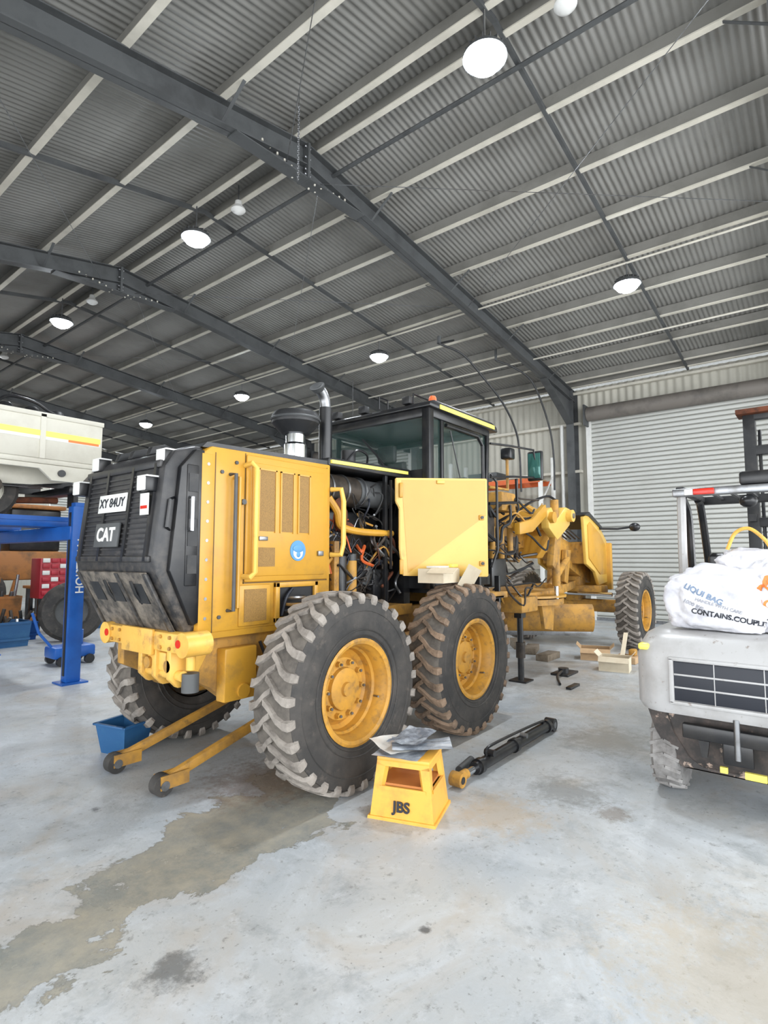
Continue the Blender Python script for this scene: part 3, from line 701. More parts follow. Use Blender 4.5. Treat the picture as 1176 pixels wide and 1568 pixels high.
for x in (CX0, CX1):
    b.beam((x, CY0, 3.08), (x, CY1, 3.08), 0.07, 0.09, BLK, 0.01); b.beam((x, CY0, 1.36), (x, CY1, 1.36), 0.07, 0.12, BLK)
b.box((CX0-0.006, CY0+0.02, 2.42), (CX0+0.006, CY1-0.02, 3.06), GLS)
b.box((CX1-0.06, CY0+0.02, 1.42), (CX1-0.05, CY1-0.02, 3.06), GLS)
b.box((CX0-0.03, CY0, 1.3), (CX0+0.03, CY1, 2.5), BLK, 0.01)
b.tube([(CX0-0.03, 3.6, 2.5), (CX0-0.05, 3.75, 2.7), (CX0-0.05, 3.95, 2.9)], 0.012, BLKM, 6)
b.prism([(4.54, 3.12), (4.55, 3.17), (4.64, 3.20), (5.85, 3.20), (5.98, 3.16), (6.0, 3.10)], 'y', CY0-0.08, CY1+0.08, BLK, 0.015)
b.box((4.72, CY0-0.088, 3.12), (5.9, CY0-0.08, 3.165), STRIPE)
b.lathe([(0, 0.09), (0.03, 0.085), (0.042, 0.06), (0.045, 0)], (4.80, 3.18, 3.21), (0,0,1), ORG, 16)
b.lathe([(0.06, 0.0), (0.055, 0.02), (0, 0.02)], (4.80, 3.18, 3.197), (0,0,1), BLK, 16)
b.tube([(4.62, 3.3, 3.2), (4.62, 3.3, 3.3), (5.6, 3.3, 3.3), (5.6, 3.3, 3.2)], 0.01, BLK, 6)
for y in (3.35, 3.95, 4.35):
    b.box((4.55, y-0.05, 3.19), (4.63, y+0.05, 3.27), BLKM, 0.01)
b.tube([(4.55, 3.7, 3.19), (4.55, 3.7, 3.32), (4.7, 3.7, 3.32), (4.7, 3.7, 3.19)], 0.012, BLK, 6)
b.tube([(4.8, 4.3, 3.2), (4.8, 4.3, 3.7)], 0.004, BLK, 5)
b.box((5.0, 3.6, 1.65), (5.5, 4.1, 1.82), BLKM, 0.04); b.prism([(4.95, 1.8), (4.85, 2.65), (4.95, 2.68), (5.08, 1.82)], 'y', 3.62, 4.08, BLKM, 0.03)
b.box((4.84, 3.73, 2.66), (4.92, 3.97, 2.86), BLKM, 0.03); b.box((5.05, 3.42, 1.7), (5.5, 3.52, 2.1), DSTL, 0.03); b.box((5.05, 4.18, 1.7), (5.5, 4.28, 2.1), DSTL, 0.03)
b.box((5.4, 3.42, 2.05), (5.5, 3.5, 2.25), BLK, 0.01); b.box((5.65, 3.3, 2.3), (5.72, 3.45, 2.55), DSTL, 0.01)
b.box((4.7, CY0+0.03, 1.25), (5.8, CY1-0.03, 1.35), BLK)
b.tube([(5.9, CY0-0.02, 1.5), (5.98, CY0-0.06, 1.7), (5.98, CY0-0.06, 2.5), (5.9, CY0-0.02, 2.6)], 0.016, BLK, 8)
for z in (0.55, 0.85, 1.15): b.box((5.45, 2.95, z), (5.9, 3.15, z+0.03), BLK, 0.004)
for x in (5.45, 5.9): b.box((x-0.02, 3.0, 0.5), (x+0.02, 3.06, 1.4), BLK, 0.004)
b.box((4.95, 2.95, 1.15), (6.0, 3.4, 1.22), YELD, 0.01)
b.box((5.55, CY0-0.05, 2.1), (5.61, CY0-0.02, 2.3), BLKM, 0.006)
b.tube([(5.0, CY0-0.03, 2.95), (5.2, CY0-0.04, 2.4)], 0.008, BLK, 6)
b.tube([(5.85, CY0-0.05, 2.95), (6.2, 3.0, 2.97), (6.65, 2.88, 2.97), (6.68, 2.86, 2.72)], 0.014, BLK, 8)
b.tube([(5.85, CY0-0.05, 2.55), (6.3, 3.0, 2.6), (6.68, 2.88, 2.62)], 0.014, BLK, 8)
b.box((6.67, 2.78, 2.58), (6.73, 2.98, 2.96), BLK, 0.02); b.box((6.655, 2.80, 2.61), (6.672, 2.96, 2.93), TRANS, 0.004)
b.tube([(5.95, 3.15, 2.45), (6.35, 3.1, 2.45), (6.35, 3.1, 2.85)], 0.02, YELD, 8); b.box((6.28, 3.02, 2.83), (6.42, 3.16, 2.97), BLK, 0.02)
b.tube([(5.95, 3.15, 2.25), (6.5, 3.05, 2.3), (6.5, 3.05, 2.6)], 0.02, BLK, 8)
b.build(G)

# ---- boom, saddle, circle, blade, front axle
b = MB('front_frame')
b.prism([(5.7, 0.95), (5.7, 1.55), (6.2, 1.6), (7.0, 1.98), (8.0, 2.12), (9.2, 2.08), (10.2, 1.85), (11.1, 1.55), (11.1, 1.12), (10.4, 1.3), (9.2, 1.68), (8.0, 1.76), (7.2, 1.62), (6.4, 1.1)], 'y', 3.69, 4.01, YELD, 0.02)
b.box((5.6, 3.5, 0.9), (6.3, 4.2, 1.35), YELD, 0.04)
b.cyl((6.0, 3.85, 0.8), (6.0, 3.85, 1.7), 0.12, YELD, n=20)
b.prism([(3.5, 1.6), (3.3, 1.9), (3.45, 2.3), (3.7, 2.45), (4.0, 2.45), (4.25, 2.3), (4.4, 1.9), (4.2, 1.6)], 'x', 8.1, 8.34, YEL, 0.02)
for sg in (-1, 1):
    y = yc+sg*0.75
    b.prism([(7.45, 2.26), (7.5, 2.02), (7.8, 1.86), (8.1, 2.0), (8.3, 2.1), (8.32, 2.34), (8.15, 2.36), (7.8, 2.14), (7.6, 2.32)], 'y', y-0.06, y+0.06, YELP, 0.015)
    b.cyl((8.22, y-0.14, 2.23), (8.22, y+0.14, 2.23), 0.09, YELP, n=22); b.cyl((8.22, y-0.155, 2.23), (8.22, y+0.155, 2.23), 0.04, STL, n=14)
    b.cyl((7.55, y-0.12, 2.17), (7.55, y+0.12, 2.17), 0.08, YEL, n=20)
    b.prism([(7.5, 2.2), (7.0, 1.95), (6.6, 1.9), (6.6, 2.05), (7.0, 2.12), (7.45, 2.35)], 'y', y-0.04, y+0.04, YEL, 0.012)
    b.beam((8.1, yc, 2.15), (8.1, y, 2.15), 0.2, 0.18, YEL, 0.02); b.beam((7.65, yc, 2.05), (7.65, y, 2.1), 0.16, 0.16, YEL, 0.02)
    b.prism([(7.75, 1.95), (7.62, 1.5), (7.7, 1.45), (7.85, 1.6), (8.0, 1.95)], 'y', y-0.05, y+0.05, YELD, 0.01)
    b.cyl((7.9, y-sg*0.02, 1.2), (7.9, y-sg*0.02, 2.45), 0.06, YELD, n=18); b.cyl((7.9, y-sg*0.02, 0.95), (7.9, y-sg*0.02, 1.2), 0.032, CHR, n=14)
    b.tube([(7.9, y, 2.45), (7.8, y-sg*0.1, 2.5), (7.5, y-sg*0.3, 2.35), (7.2, y-sg*0.5, 2.05)], 0.018, BLK, 8, 5)
b.prism([(6.9, 1.7), (6.7, 2.2), (6.9, 2.5), (7.1, 2.5), (7.3, 2.0), (7.3, 1.8)], 'y', 3.5, 3.58, YELD, 0.01)
b.box((6.6, 3.4, 1.6), (7.3, 3.66, 1.9), ENG, 0.03)
b.beam((10.5, yc-0.02, 1.12), (8.2, yc-0.45, 1.05), 0.12, 0.14, YELD, 0.01); b.beam((10.5, yc+0.02, 1.12), (8.2, yc+0.45, 1.05), 0.12, 0.14, YELD, 0.01)
b.lathe([(0.62, -0.04), (0.78, -0.04), (0.78, 0.04), (0.62, 0.04), (0.62, -0.04)], (7.9, yc, 0.98), (0,0,1), YELD, 48)
b.lathe([(0.5, 0.06), (0.82, 0.06), (0.82, 0.09), (0.5, 0.09), (0.5, 0.06)], (7.9, yc, 0.98), (0,0,1), YEL, 48)
b.box((7.3, 3.3, 1.05), (8.6, 4.4, 1.12), YELD, 0.01)
for y in (3.25, 4.45):
    b.prism([(7.6, 0.98), (7.7, 0.6), (8.0, 0.55), (8.1, 0.98)], 'y', y-0.03, y+0.03, YELD, 0.01)
prof = [(0.18*math.cos(a), 0.25+0.22*math.sin(a)) for a in [math.radians(-75+15*i) for i in range(11)]]
c0 = V((9.0, 3.0, 0.42)); c1 = V((7.6, 5.2, 0.42)); dd = (c1-c0).normalized(); nn = V((-dd.y, dd.x, 0))
if nn.x > 0: nn = -nn
vs = []; fs = []
for c in (c0, c1):
    for off in (0, 0.03):
        for (u, z) in prof: vs.append(c+nn*(u+off)+V((0,0,z)))
n = len(prof)
for off in (0, 1):
    for i in range(n-1): fs.append([off*n+i, off*n+i+1, 2*n+off*n+i+1, 2*n+off*n+i])
for e_ in (0, 2*n):
    for i in range(n-1): fs.append([e_+i, e_+i+1, e_+n+i+1, e_+n+i])
b.add(vs, fs, YELD)
b.beam(c0+V((-0.1, 0, 0.28)), c1+V((-0.1, 0, 0.28)), 0.08, 0.06, YELD, 0.006); b.beam(c0+V((-0.05, 0, 0.03)), c1+V((-0.05, 0, 0.03)), 0.02, 0.12, STL, 0.003)
b.beam(c0+V((-0.14, 0, 0.18)), c1+V((-0.14, 0, 0.18)), 0.03, 0.03, BLK); b.beam(c0+V((-0.16, 0, 0.36)), c1+V((-0.16, 0, 0.36)), 0.05, 0.04, YEL)
X = FXW
b.box((X-0.12, 3.0, 0.62), (X+0.12, 4.7, 0.84), YELD, 0.03); b.box((X-0.2, 3.3, 0.95), (X+0.2, 4.4, 1.1), YELD, 0.03)
b.box((X-0.15, 3.7, 0.8), (X+0.15, 4.0, 1.3), YELD, 0.03)
for y in (2.98, 4.72): b.cyl((X, y-0.12, 0.69), (X, y+0.12, 0.69), 0.14, YELD, n=18); b.box((X-0.1, y-0.04, 0.5), (X+0.1, y+0.04, 1.02), YELD, 0.02)
b.cyl((X-0.25, 3.1, 0.95), (X-0.25, 4.6, 0.95), 0.035, CHR, n=12); b.cyl((X+0.22, 3.1, 0.7), (X+0.22, 4.6, 0.7), 0.03, YELD, n=12)
sp = [(10.05, 1.5), (9.95, 2.34), (10.2, 2.40), (10.85, 2.18), (11.22, 1.94), (11.26, 1.15), (10.7, 1.1), (10.5, 1.35)]
for y in (3.40, 4.26): b.prism(sp, 'y', y, y+0.06, YELP, 0.012)
b.prism([(10.15, 1.6), (10.12, 2.2), (10.25, 2.26), (10.8, 2.06), (11.1, 1.85), (11.12, 1.3), (10.75, 1.3)], 'y', 3.385, 3.40, YEL, 0.004)
b.box((11.18, 3.32, 1.0), (11.3, 4.4, 1.9), YEL, 0.02)
b.prism([(9.95, 2.37), (10.2, 2.44), (10.9, 2.2), (10.85, 2.16), (10.2, 2.36)], 'y', 3.38, 4.34, BLK)
b.box((10.1, 3.47, 1.5), (11.1, 4.25, 1.9), YELD, 0.03)
for x in (9.0, 9.6): b.prism([(x, 1.75), (x-0.1, 1.2), (x+0.05, 1.15), (x+0.25, 1.75)], 'y', 3.6, 3.68, YELD, 0.01)
b.cyl((8.6, 3.5, 1.15), (9.7, 3.62, 1.6), 0.055, YELD, n=14)
b.tube([(10.8, 3.4, 2.16), (10.9, 3.1, 2.15), (11.0, 2.9, 2.18)], 0.02, BLK, 8); b.ell((11.0, 2.82, 2.18), (0.06, 0.1, 0.08), BLK)
rr = random.Random(9)
for i in range(46):
    x = rr.uniform(5.9, 6.9); y = rr.uniform(3.15, 3.6); z = rr.uniform(1.1, 2.2); P = [(x, y, z)]
    for j in range(4):
        x += rr.uniform(0.05, 0.35); y = min(3.66, max(3.1, y+rr.uniform(-.12, .12))); z = min(2.4, max(1.0, z+rr.uniform(-0.22, 0.22))); P.append((x, y, z))
    b.tube(P, rr.choice((0.010, 0.014, 0.02)), rr.choice((BLK, BLK, BLKM, ENG, YELD)), 6, 5)
for i in range(8):
    y = 3.5+0.08*i; b.tube([(6.3, y, 1.7), (7.0, y, 2.08), (8.0, y, 2.2), (9.2, y, 2.15), (10.0, y, 1.95)], 0.014, BLK, 6, 4)
b.box((6.1, 3.2, 1.25), (6.5, 3.5, 1.6), BLK, 0.03); b.box((5.95, 3.25, 1.8), (6.3, 3.5, 2.2), ENG, 0.03)
for x in (6.3, 6.55, 6.8): b.cyl((x, 3.3, 1.6), (x, 3.3, 2.0), 0.04, YELD, n=14)
b.box((6.4, 3.2, 2.2), (6.8, 3.6, 2.45), YELD, 0.03); b.box((6.7, 3.1, 0.9), (7.2, 3.5, 1.1), YELD, 0.02)
b.build(G)

# ------------------------------------------------------------------ things around the grader
b = MB('axle_stand')
for x, y in ((6.95, 3.25), (6.95, 4.4)):
    b.box((x-0.12, y-0.12, 0), (x+0.12, y+0.12, 0.02), BLK)
    b.cyl((x, y, 0.02), (x, y, 0.82), 0.04, BLK, n=16); b.box((x-0.07, y-0.05, 0.82), (x+0.07, y+0.05, 0.88), BLK)
    b.cyl((x, y, 0.3), (x, y, 0.5), 0.06, ENG, n=16)
b.build()
b = MB('jack_pad')
b.box((7.55, 2.85, 0), (7.95, 3.1, 0.03), BLK, 0.01); b.cyl((7.7, 2.97, 0.03), (7.7, 2.97, 0.09), 0.07, BLK, n=18); b.tube([(7.7, 2.97, 0.06), (7.3, 2.9, 0.05), (7.0, 2.75, 0.02)], 0.018, BLK, 8, 4)
b.box((6.85, 2.55, 0), (7.15, 2.62, 0.03), BLK, 0.005); b.build()
b = MB('timber_blocks')
for i, (x, y, w, d_, h) in enumerate(((8.7, 3.6, .5, .2, .1), (9.2, 4.1, .6, .2, .1), (9.5, 4.5, .5, .2, .14))):
    b.obox((x, y, h/2), (w, d_, h), TIM, Matrix.Rotation(0.3*i, 3, 'Z'), 0.006)
b.build()

b = MB('hydraulic_cylinder')
cy = 2.12; b.cyl((3.72, cy, 0.065), (5.05, cy, 0.065), 0.045, BLK, n=24)
for x in (3.76, 4.35, 5.02): b.cyl((x, cy, 0.065), (x+0.05, cy, 0.065), 0.056, BLK, n=24)
b.cyl((3.56, cy, 0.065), (3.72, cy, 0.065), 0.026, CHR, n=16)
b.cyl((3.48, cy-0.045, 0.06), (3.48, cy+0.045, 0.06), 0.05, YELD, n=20); b.cyl((3.48, cy-0.048, 0.06), (3.48, cy+0.048, 0.06), 0.025, BLK, n=16); b.cyl((3.5, cy, 0.065), (3.6, cy, 0.065), 0.034, YELD, n=14)
b.cyl((5.14, cy-0.045, 0.06), (5.14, cy+0.045, 0.06), 0.058, BLK, n=20); b.cyl((5.14, cy-0.048, 0.06), (5.14, cy+0.048, 0.06), 0.028, STL, n=16)
b.tube([(3.9, cy, 0.11), (3.9, cy, 0.15), (4.0, cy, 0.165), (4.5, cy+0.02, 0.14), (4.95, cy, 0.13), (4.95, cy, 0.11)], 0.011, BLK, 8, 4)
b.cyl((3.92, cy-0.06, 0.13), (3.92, cy+0.02, 0.13), 0.025, BLK, n=12); b.cyl((4.5, cy-0.06, 0.12), (4.5, cy, 0.12), 0.02, STL, n=12)
b.cyl((3.7, cy+0.12, 0.03), (3.95, cy+0.16, 0.03), 0.03, DSTL, n=12)
b.build()
b = MB('rag')
bm = bmesh.new(); bmesh.ops.create_grid(bm, x_segments=14, y_segments=10, size=1)
for v in bm.verts: v.co = V((3.36+v.co.x*0.07, 2.25+v.co.y*0.06, 0.006+0.02*abs(noise.noise(v.co*2.2))))
b.addbm(bm, WHT); b.build(recalc=False)

# step stool
S = empty('step_stool')
b = MB('stool_body')
ex = V((0.95, 0.316, 0)).normalized(); ey = V((-ex.y, ex.x, 0)); SC = V((3.0, 2.18, 0))
def sp_(u, v, z):
    k = 1-0.19*min(1, z/0.36); return SC+ex*(u*k)+ey*(v*k)+V((0,0,z))
hu, hv = 0.185, 0.205
def panel(pts_out, t, m):
    vs = [sp_(*p) for p in pts_out]
    vi = []
    for p in vs:
        dq = (V((SC.x, SC.y, p.z))-p); dq.z = 0; vi.append(p+dq.normalized()*t)
    n = len(vs); b.add(vs+vi, [list(range(n)), list(range(n, 2*n))[::-1]]+[[i, (i+1) % n, n+(i+1) % n, n+i] for i in range(n)], m)
for s_ in (0, 1, 2, 3):
    def P(a, z):
        return [(-hu, -a*hv, z), (a*hu, -hv, z), (hu, a*hv, z), (-a*hu, hv, z)][s_]
    panel([P(-1, 0), P(1, 0), P(1, 0.19), P(-1, 0.19)], 0.02, STOOL)
    panel([P(-1, 0.19), P(-0.74, 0.19), P(-0.66, 0.31), P(-1, 0.33)], 0.03, STOOL)
    panel([P(1, 0.19), P(0.74, 0.19), P(0.66, 0.31), P(1, 0.33)], 0.03, STOOL)
    panel([P(-1, 0.31), P(1, 0.31), P(1, 0.36), P(-1, 0.36)], 0.03, STOOL)
    panel([(p[0]*1.06, p[1]*1.06, p[2]) for p in (P(-1, 0), P(1, 0), P(1, 0.018), P(-1, 0.018))], 0.02, STOOL)
    panel([(p[0]*1.03, p[1]*1.03, p[2]) for p in (P(-0.8, 0.175), P(0.8, 0.175), P(0.8, 0.195), P(-0.8, 0.195))], 0.02, STOOL)
R3 = Matrix((ex, ey, V((0,0,1)))).transposed()
b.obox(SC+V((0,0,0.35)), (0.31, 0.345, 0.03), STOOL, R3, 0.012)
b.obox(SC+V((0,0,0.20)), (0.29, 0.32, 0.015), mat('stool_inner', (190,122,64), 0.5), R3)
b.build(S)
text('stool_lettering', 'JBS', 0.085, SC-ex*0.184+V((0,0,0.085)), -ey, ex*0.1+V((0,0,1)), DKT, S, bold=0.002, ext=0.004)
def sheet(name, c, sx, sy, rot, m, parent=None, amp=0.02, seed=0, curl=0.0):
    bm = bmesh.new(); bmesh.ops.create_grid(bm, x_segments=30, y_segments=30, size=0.5)
    for v in bm.verts:
        p = v.co.copy(); h = amp*(0.5+0.6*noise.noise(V((p.x*2.4+seed, p.y*2.4, seed)))+0.15*noise.noise(V((p.x*7, p.y*7+seed, 0))))
        h += curl*p.x*p.x
        v.co = V((p.x*sx, p.y*sy, h))
    o = MB(name); o.addbm(bm, m, Matrix.Translation(V(c)) @ Matrix.Rotation(rot, 4, 'Z')); return o.build(parent, ang=80, recalc=False)
PK = empty('plastic_wrapped_paperwork')
sheet('film_a', SC+V((-0.02, 0.03, 0.366)), 0.40, 0.30, 0.3, PLAS, PK, 0.022, 1, 0.02)
sheet('paper', SC+V((-0.05, 0.08, 0.388)), 0.34, 0.23, 1.1, WHT, PK, 0.018, 5, 0.05)
sheet('film_b', SC+V((0.03, -0.07, 0.402)), 0.38, 0.24, -0.9, PLAS, PK, 0.026, 3, 0.03)
sheet('film_c', SC+V((0.05, 0.02, 0.424)), 0.36, 0.20, 0.2, PLASD, PK, 0.026, 8, 0.04)

b = MB('plastic_tub')
def tapered(b, c, w0, d0, w1, d1, h, t, m, R=None):
    o = V(c); o4 = []
    for (w, d_, z) in ((w0, d0, 0), (w1, d1, h), (w1-2*t, d1-2*t, h), (w0-2*t, d0-2*t, t)):
        for sx, sy in ((-1,-1), (1,-1), (1,1), (-1,1)):
            p = V((sx*w/2, sy*d_/2, z)); o4.append(o+(R @ p if R else p))
    fs = [[0,1,2,3], [12,13,14,15]]
    for k_ in range(3):
        for i in range(4): fs.append([k_*4+i, k_*4+(i+1) % 4, k_*4+4+(i+1) % 4, k_*4+4+i])
    b.add(o4, fs, m)
RT = Matrix.Rotation(0.25, 3, 'Z'); TB = V((2.40, 4.70, 0))
tapered(b, TB, 0.22, 0.26, 0.29, 0.34, 0.24, 0.012, BLT, RT)
for sx, sy, w, d_ in ((0, 0.17, 0.32, 0.03), (0, -0.17, 0.32, 0.03), (0.145, 0, 0.03, 0.36), (-0.145, 0, 0.03, 0.36)):
    b.obox(TB+V((0, 0, 0.235))+RT @ V((sx, sy, 0)), (w, d_, 0.018), BLT, RT, 0.004)
b.obox(TB+V((0, 0, 0.08)), (0.2, 0.24, 0.01), DKT, RT)
b.build()

def cbox(name, c, w, d_, h, rot, m=CARD, flaps=True):
    b = MB(name); R = Matrix.Rotation(rot, 3, 'Z')
    tapered(b, c, w, d_, w, d_, h, 0.006, m, R)
    b.obox(V(c)+V((0, 0, h*0.4)), (w*0.9, d_*0.9, 0.01), TIM, R)  # dark sheet, paints the shaded inside of the open box
    if flaps:
        for sg in (-1, 1):
            b.obox(V(c)+R @ V((sg*(w/2+0.03), 0, h-0.03)), (0.09, d_, 0.005), m, R @ Matrix.Rotation(sg*0.8, 3, 'Y'))
            b.obox(V(c)+R @ V((0, sg*(d_/2+0.03), h+0.03)), (w, 0.09, 0.005), m, R @ Matrix.Rotation(sg*0.8, 3, 'X'))
    return b.build()
cbox('cardboard_box', (8.45, 2.50, 0), 0.30, 0.40, 0.20, 0.15, CARDL)
cbox('cardboard_box', (9.2, 3.02, 0), 0.36, 0.44, 0.18, 0.3, CARD)
b = MB('parts_tray'); b.box((9.05, 2.38, 0), (9.4, 2.7, 0.1), CARD, 0.01); b.beam((9.0, 2.55, 0.13), (9.4, 2.6, 0.42), 0.06, 0.02, CARDL); b.box((9.2, 2.42, 0.1), (9.35, 2.52, 0.2), YELD, 0.02); b.build()
b = MB('carton_on_tyre')
R = Matrix.Rotation(0.1, 3, 'Z')
tapered(b, (4.42, 2.87, 1.375), 0.34, 0.26, 0.34, 0.26, 0.13, 0.006, CARDL, R)
b.obox((4.42, 2.87, 1.49), (0.32, 0.24, 0.004), CARDL, R)
b.obox((4.24, 2.72, 1.49), (0.10, 0.28, 0.005), CARDL, Matrix.Rotation(-0.5, 3, 'Y'))
b.obox((4.66, 2.68, 1.42), (0.30, 0.005, 0.22), CARDL, Matrix.Rotation(0.45, 3, 'X') @ Matrix.Rotation(0.25, 3, 'Y'))
b.obox((4.40, 2.87, 1.52), (0.2, 0.14, 0.02), WHT, R, 0.006)
b.obox((4.56, 2.80, 1.53), (0.12, 0.05, 0.03), STRIPE, R, 0.006)
b.build()

# ------------------------------------------------------------------ forklift
F = empty('forklift')
b = MB('counterweight')
def rounded(xs0, xs1, ys0, ys1, r, n=6):
    P = []
    for cx, cy_, a0 in ((xs0+r, ys0+r, 180), (xs1-0.02, ys0+0.02, 270), (xs1-0.02, ys1-0.02, 0), (xs0+r, ys1-r, 90)):
        rr_ = r if cx < xs1-0.1 else 0.02
        for i in range(n+1):
            a = math.radians(a0+90*i/n); P.append((cx+rr_*math.cos(a), cy_+rr_*math.sin(a)))
    return P
FX = 4.04
def loft(levels, x1, r, m):
    vs = []; fs = []
    for z, dx, g_ in levels:
        P = rounded(FX+dx, x1, -0.06-g_, 1.06+g_, r); nn_ = len(P); vs += [(p[0], p[1], z) for p in P]
    for k_ in range(len(levels)-1):
        for i in range(nn_): fs.append([k_*nn_+i, k_*nn_+(i+1) % nn_, (k_+1)*nn_+(i+1) % nn_, (k_+1)*nn_+i])
    fs.append(list(range(nn_))); fs.append([(len(levels)-1)*nn_+i for i in range(nn_)])
    b.add(vs, fs, m)
loft([(0.60, 0.02, 0.0), (0.64, 0.00, 0.02), (0.95, 0.0, 0.02), (1.03, 0.03, 0.0), (1.09, 0.07, -0.03), (1.12, 0.14, -0.08)], 4.95, 0.16, FLK)
loft([(0.22, 0.10, -0.22), (0.30, 0.05, -0.14), (0.44, 0.035, -0.06), (0.60, 0.03, -0.01)], 4.25, 0.14, FLKD)
b.box((FX-0.006, 0.10, 0.69), (FX+0.03, 0.84, 0.94), DKT, 0.01)
for p in ((0.08, 0.67, 0.11, 0.96), (0.83, 0.67, 0.86, 0.96)): b.box((FX-0.018, p[0], p[1]), (FX+0.02, p[2], p[3]), FLK, 0.008)
b.box((FX-0.018, 0.08, 0.94), (FX+0.02, 0.86, 0.965), FLK, 0.008); b.box((FX-0.018, 0.08, 0.665), (FX+0.02, 0.86, 0.69), FLK, 0.008)
for z in (0.77, 0.85): b.box((FX-0.010, 0.11, z), (FX+0.01, 0.83, z+0.012), FLK, 0.003)
for y in (0.34, 0.60): b.box((FX-0.008, y, 0.68), (FX+0.01, y+0.006, 0.95), FLK, 0.002)
b.box((FX+0.015, 0.22, 0.46), (FX+0.07, 0.80, 0.55), BLK, 0.01); b.box((FX+0.02, 0.42, 0.34), (FX+0.06, 0.58, 0.48), BLK, 0.01)
for y in (0.3, 0.68): b.prism([(y-0.03, 0.46), (y+0.03, 0.46), (y+0.015, 0.36), (y-0.015, 0.36)], 'x', FX+0.02, FX+0.06, BLK)
b.cyl((FX+0.02, 0.5, 0.38), (FX+0.02, 0.5, 0.62), 0.018, STL, n=12)
b.box((FX+0.035, 0.98, 0.985), (FX+0.17, 1.055, 1.03), STRIPE, 0.015)
b.box((FX+0.03, 0.36, 0.275), (FX+0.055, 0.47, 0.315), STRIPE); b.box((FX+0.03, 0.56, 0.285), (FX+0.055, 0.60, 0.32), STRIPE)
b.build(F)
b = MB('forklift_body')
b.box((4.8, 0.02, 0.3), (6.2, 1.0, 0.75), FLK, 0.04); b.box((4.8, 0.1, 0.75), (5.5, 0.92, 1.1), BLKM, 0.05)
b.box((5.05, 0.3, 1.1), (5.5, 0.76, 1.22), BLK, 0.05); b.prism([(5.0, 1.15), (4.9, 1.62), (5.0, 1.65), (5.12, 1.2)], 'y', 0.32, 0.74, BLK, 0.03)
b.box((6.0, 0.05, 0.7), (6.3, 0.98, 1.2), FLK, 0.04); b.tube([(6.05, 0.55, 1.2), (5.85, 0.55, 1.36)], 0.025, BLK, 8)
b.lathe([(0.15, -0.012), (0.165, 0), (0.15, 0.012), (0.135, 0), (0.15, -0.012)], (5.82, 0.55, 1.38), (-0.8, 0, 0.6), BLK, 24)
for y in (0.08, 0.90):
    b.tube([(4.88, y, 1.05), (4.86, y, 1.6), (4.90, y, 2.12)], 0.032, FLK, 8)
    b.tube([(6.2, y, 1.1), (6.0, y, 1.6), (5.75, y, 2.05), (5.6, y, 2.12)], 0.032, BLK, 8, 5)
    b.tube([(5.25, y, 1.1), (5.22, y, 1.55), (5.15, y, 1.95), (4.95, y, 2.08)], 0.03, BLK, 8, 5)
    b.box((4.85, y-0.03, 2.11), (5.9, y+0.03, 2.16), BLKM, 0.01)
b.box((4.82, 0.04, 2.08), (4.90, 0.95, 2.14), STL, 0.01); b.box((5.8, 0.06, 2.09), (5.9, 0.95, 2.16), BLKM, 0.01)
for i in range(5): b.box((4.9, 0.2+0.13*i, 2.12), (5.85, 0.225+0.13*i, 2.14), BLKM)
b.box((4.79, 0.66, 2.085), (4.825, 0.80, 2.13), REDL, 0.005); b.box((4.79, 0.80, 2.085), (4.825, 0.86, 2.13), DOME, 0.005)
b.box((4.79, 0.1, 2.085), (4.825, 0.24, 2.13), REDL, 0.005)
b.ell((4.85, 0.45, 2.02), (0.06, 0.06, 0.05), BLK, 12); b.box((4.82, 0.3, 2.14), (4.95, 0.5, 2.24), BLK, 0.02)
for y in (0.16, 0.56):
    b.box((6.42, y-0.05, 0.12), (6.56, y+0.05, 3.02), BLKM, 0.006); b.box((6.56, y-0.035, 0.12), (6.66, y+0.035, 2.9), DSTL, 0.006)
    b.box((6.3, y-0.03, 1.95), (6.5, y+0.03, 2.02), BLKM)
for z in (0.5, 1.9, 2.6, 2.95): b.box((6.42, 0.12, z), (6.5, 0.60, z+0.09), BLKM, 0.006)
for y in (0.25, 0.30, 0.48): b.tube([(6.45, y, 0.6), (6.45, y, 2.7), (6.5, y, 2.85)], 0.015, BLK, 6)
b.cyl((6.5, 0.37, 0.3), (6.5, 0.37, 2.0), 0.045, BLK, n=16); b.cyl((6.5, 0.37, 2.0), (6.5, 0.37, 2.9), 0.028, CHR, n=14)
b.box((6.34, 0.06, 3.0), (6.6, 0.66, 3.05), RUST, 0.006)
b.box((6.66, 0.05, 0.3), (6.72, 0.9, 0.75), BLK, 0.006)
for y in (0.2, 0.7): b.box((6.72, y-0.06, 0.28), (6.77, y+0.06, 0.8), BLK); b.box((6.72, y-0.06, 0.06), (7.8, y+0.06, 0.10), BLK)
b.build(F)
WG = mat('solid_tyre_grey', (150,148,146), 0.85, 0, (105,102,100), 9, 0.8)
def fwheel(name, R, W):
    m = MB(name); m.lathe([(R*0.5, -W*0.4), (R*0.56, -W*0.5), (R*0.9, -W*0.5), (R, -W*0.38), (R, W*0.38), (R*0.9, W*0.5), (R*0.56, W*0.5), (R*0.5, W*0.4)], (0,0,0), (0,1,0), WG, 40)
    for i in range(20):
        a = 2*math.pi*i/20
        for sg in (-1, 1):
            p0 = V((R*math.cos(a), 0, R*math.sin(a))); p1 = V((R*0.96*math.cos(a+.12), sg*W*0.5, R*0.96*math.sin(a+.12)))
            m.beam(p0, p1, 0.022, 0.022, WG)
    m.lathe([(R*0.5, -W*0.42), (R*0.46, -W*0.2), (R*0.2, -W*0.1), (R*0.18, -W*0.35), (0, -W*0.35)], (0,0,0), (0,1,0), FLK, 28)
    m.lathe([(R*0.5, W*0.42), (R*0.3, W*0.3), (0, W*0.3)], (0,0,0), (0,1,0), FLK, 28)
    return m.mesh()
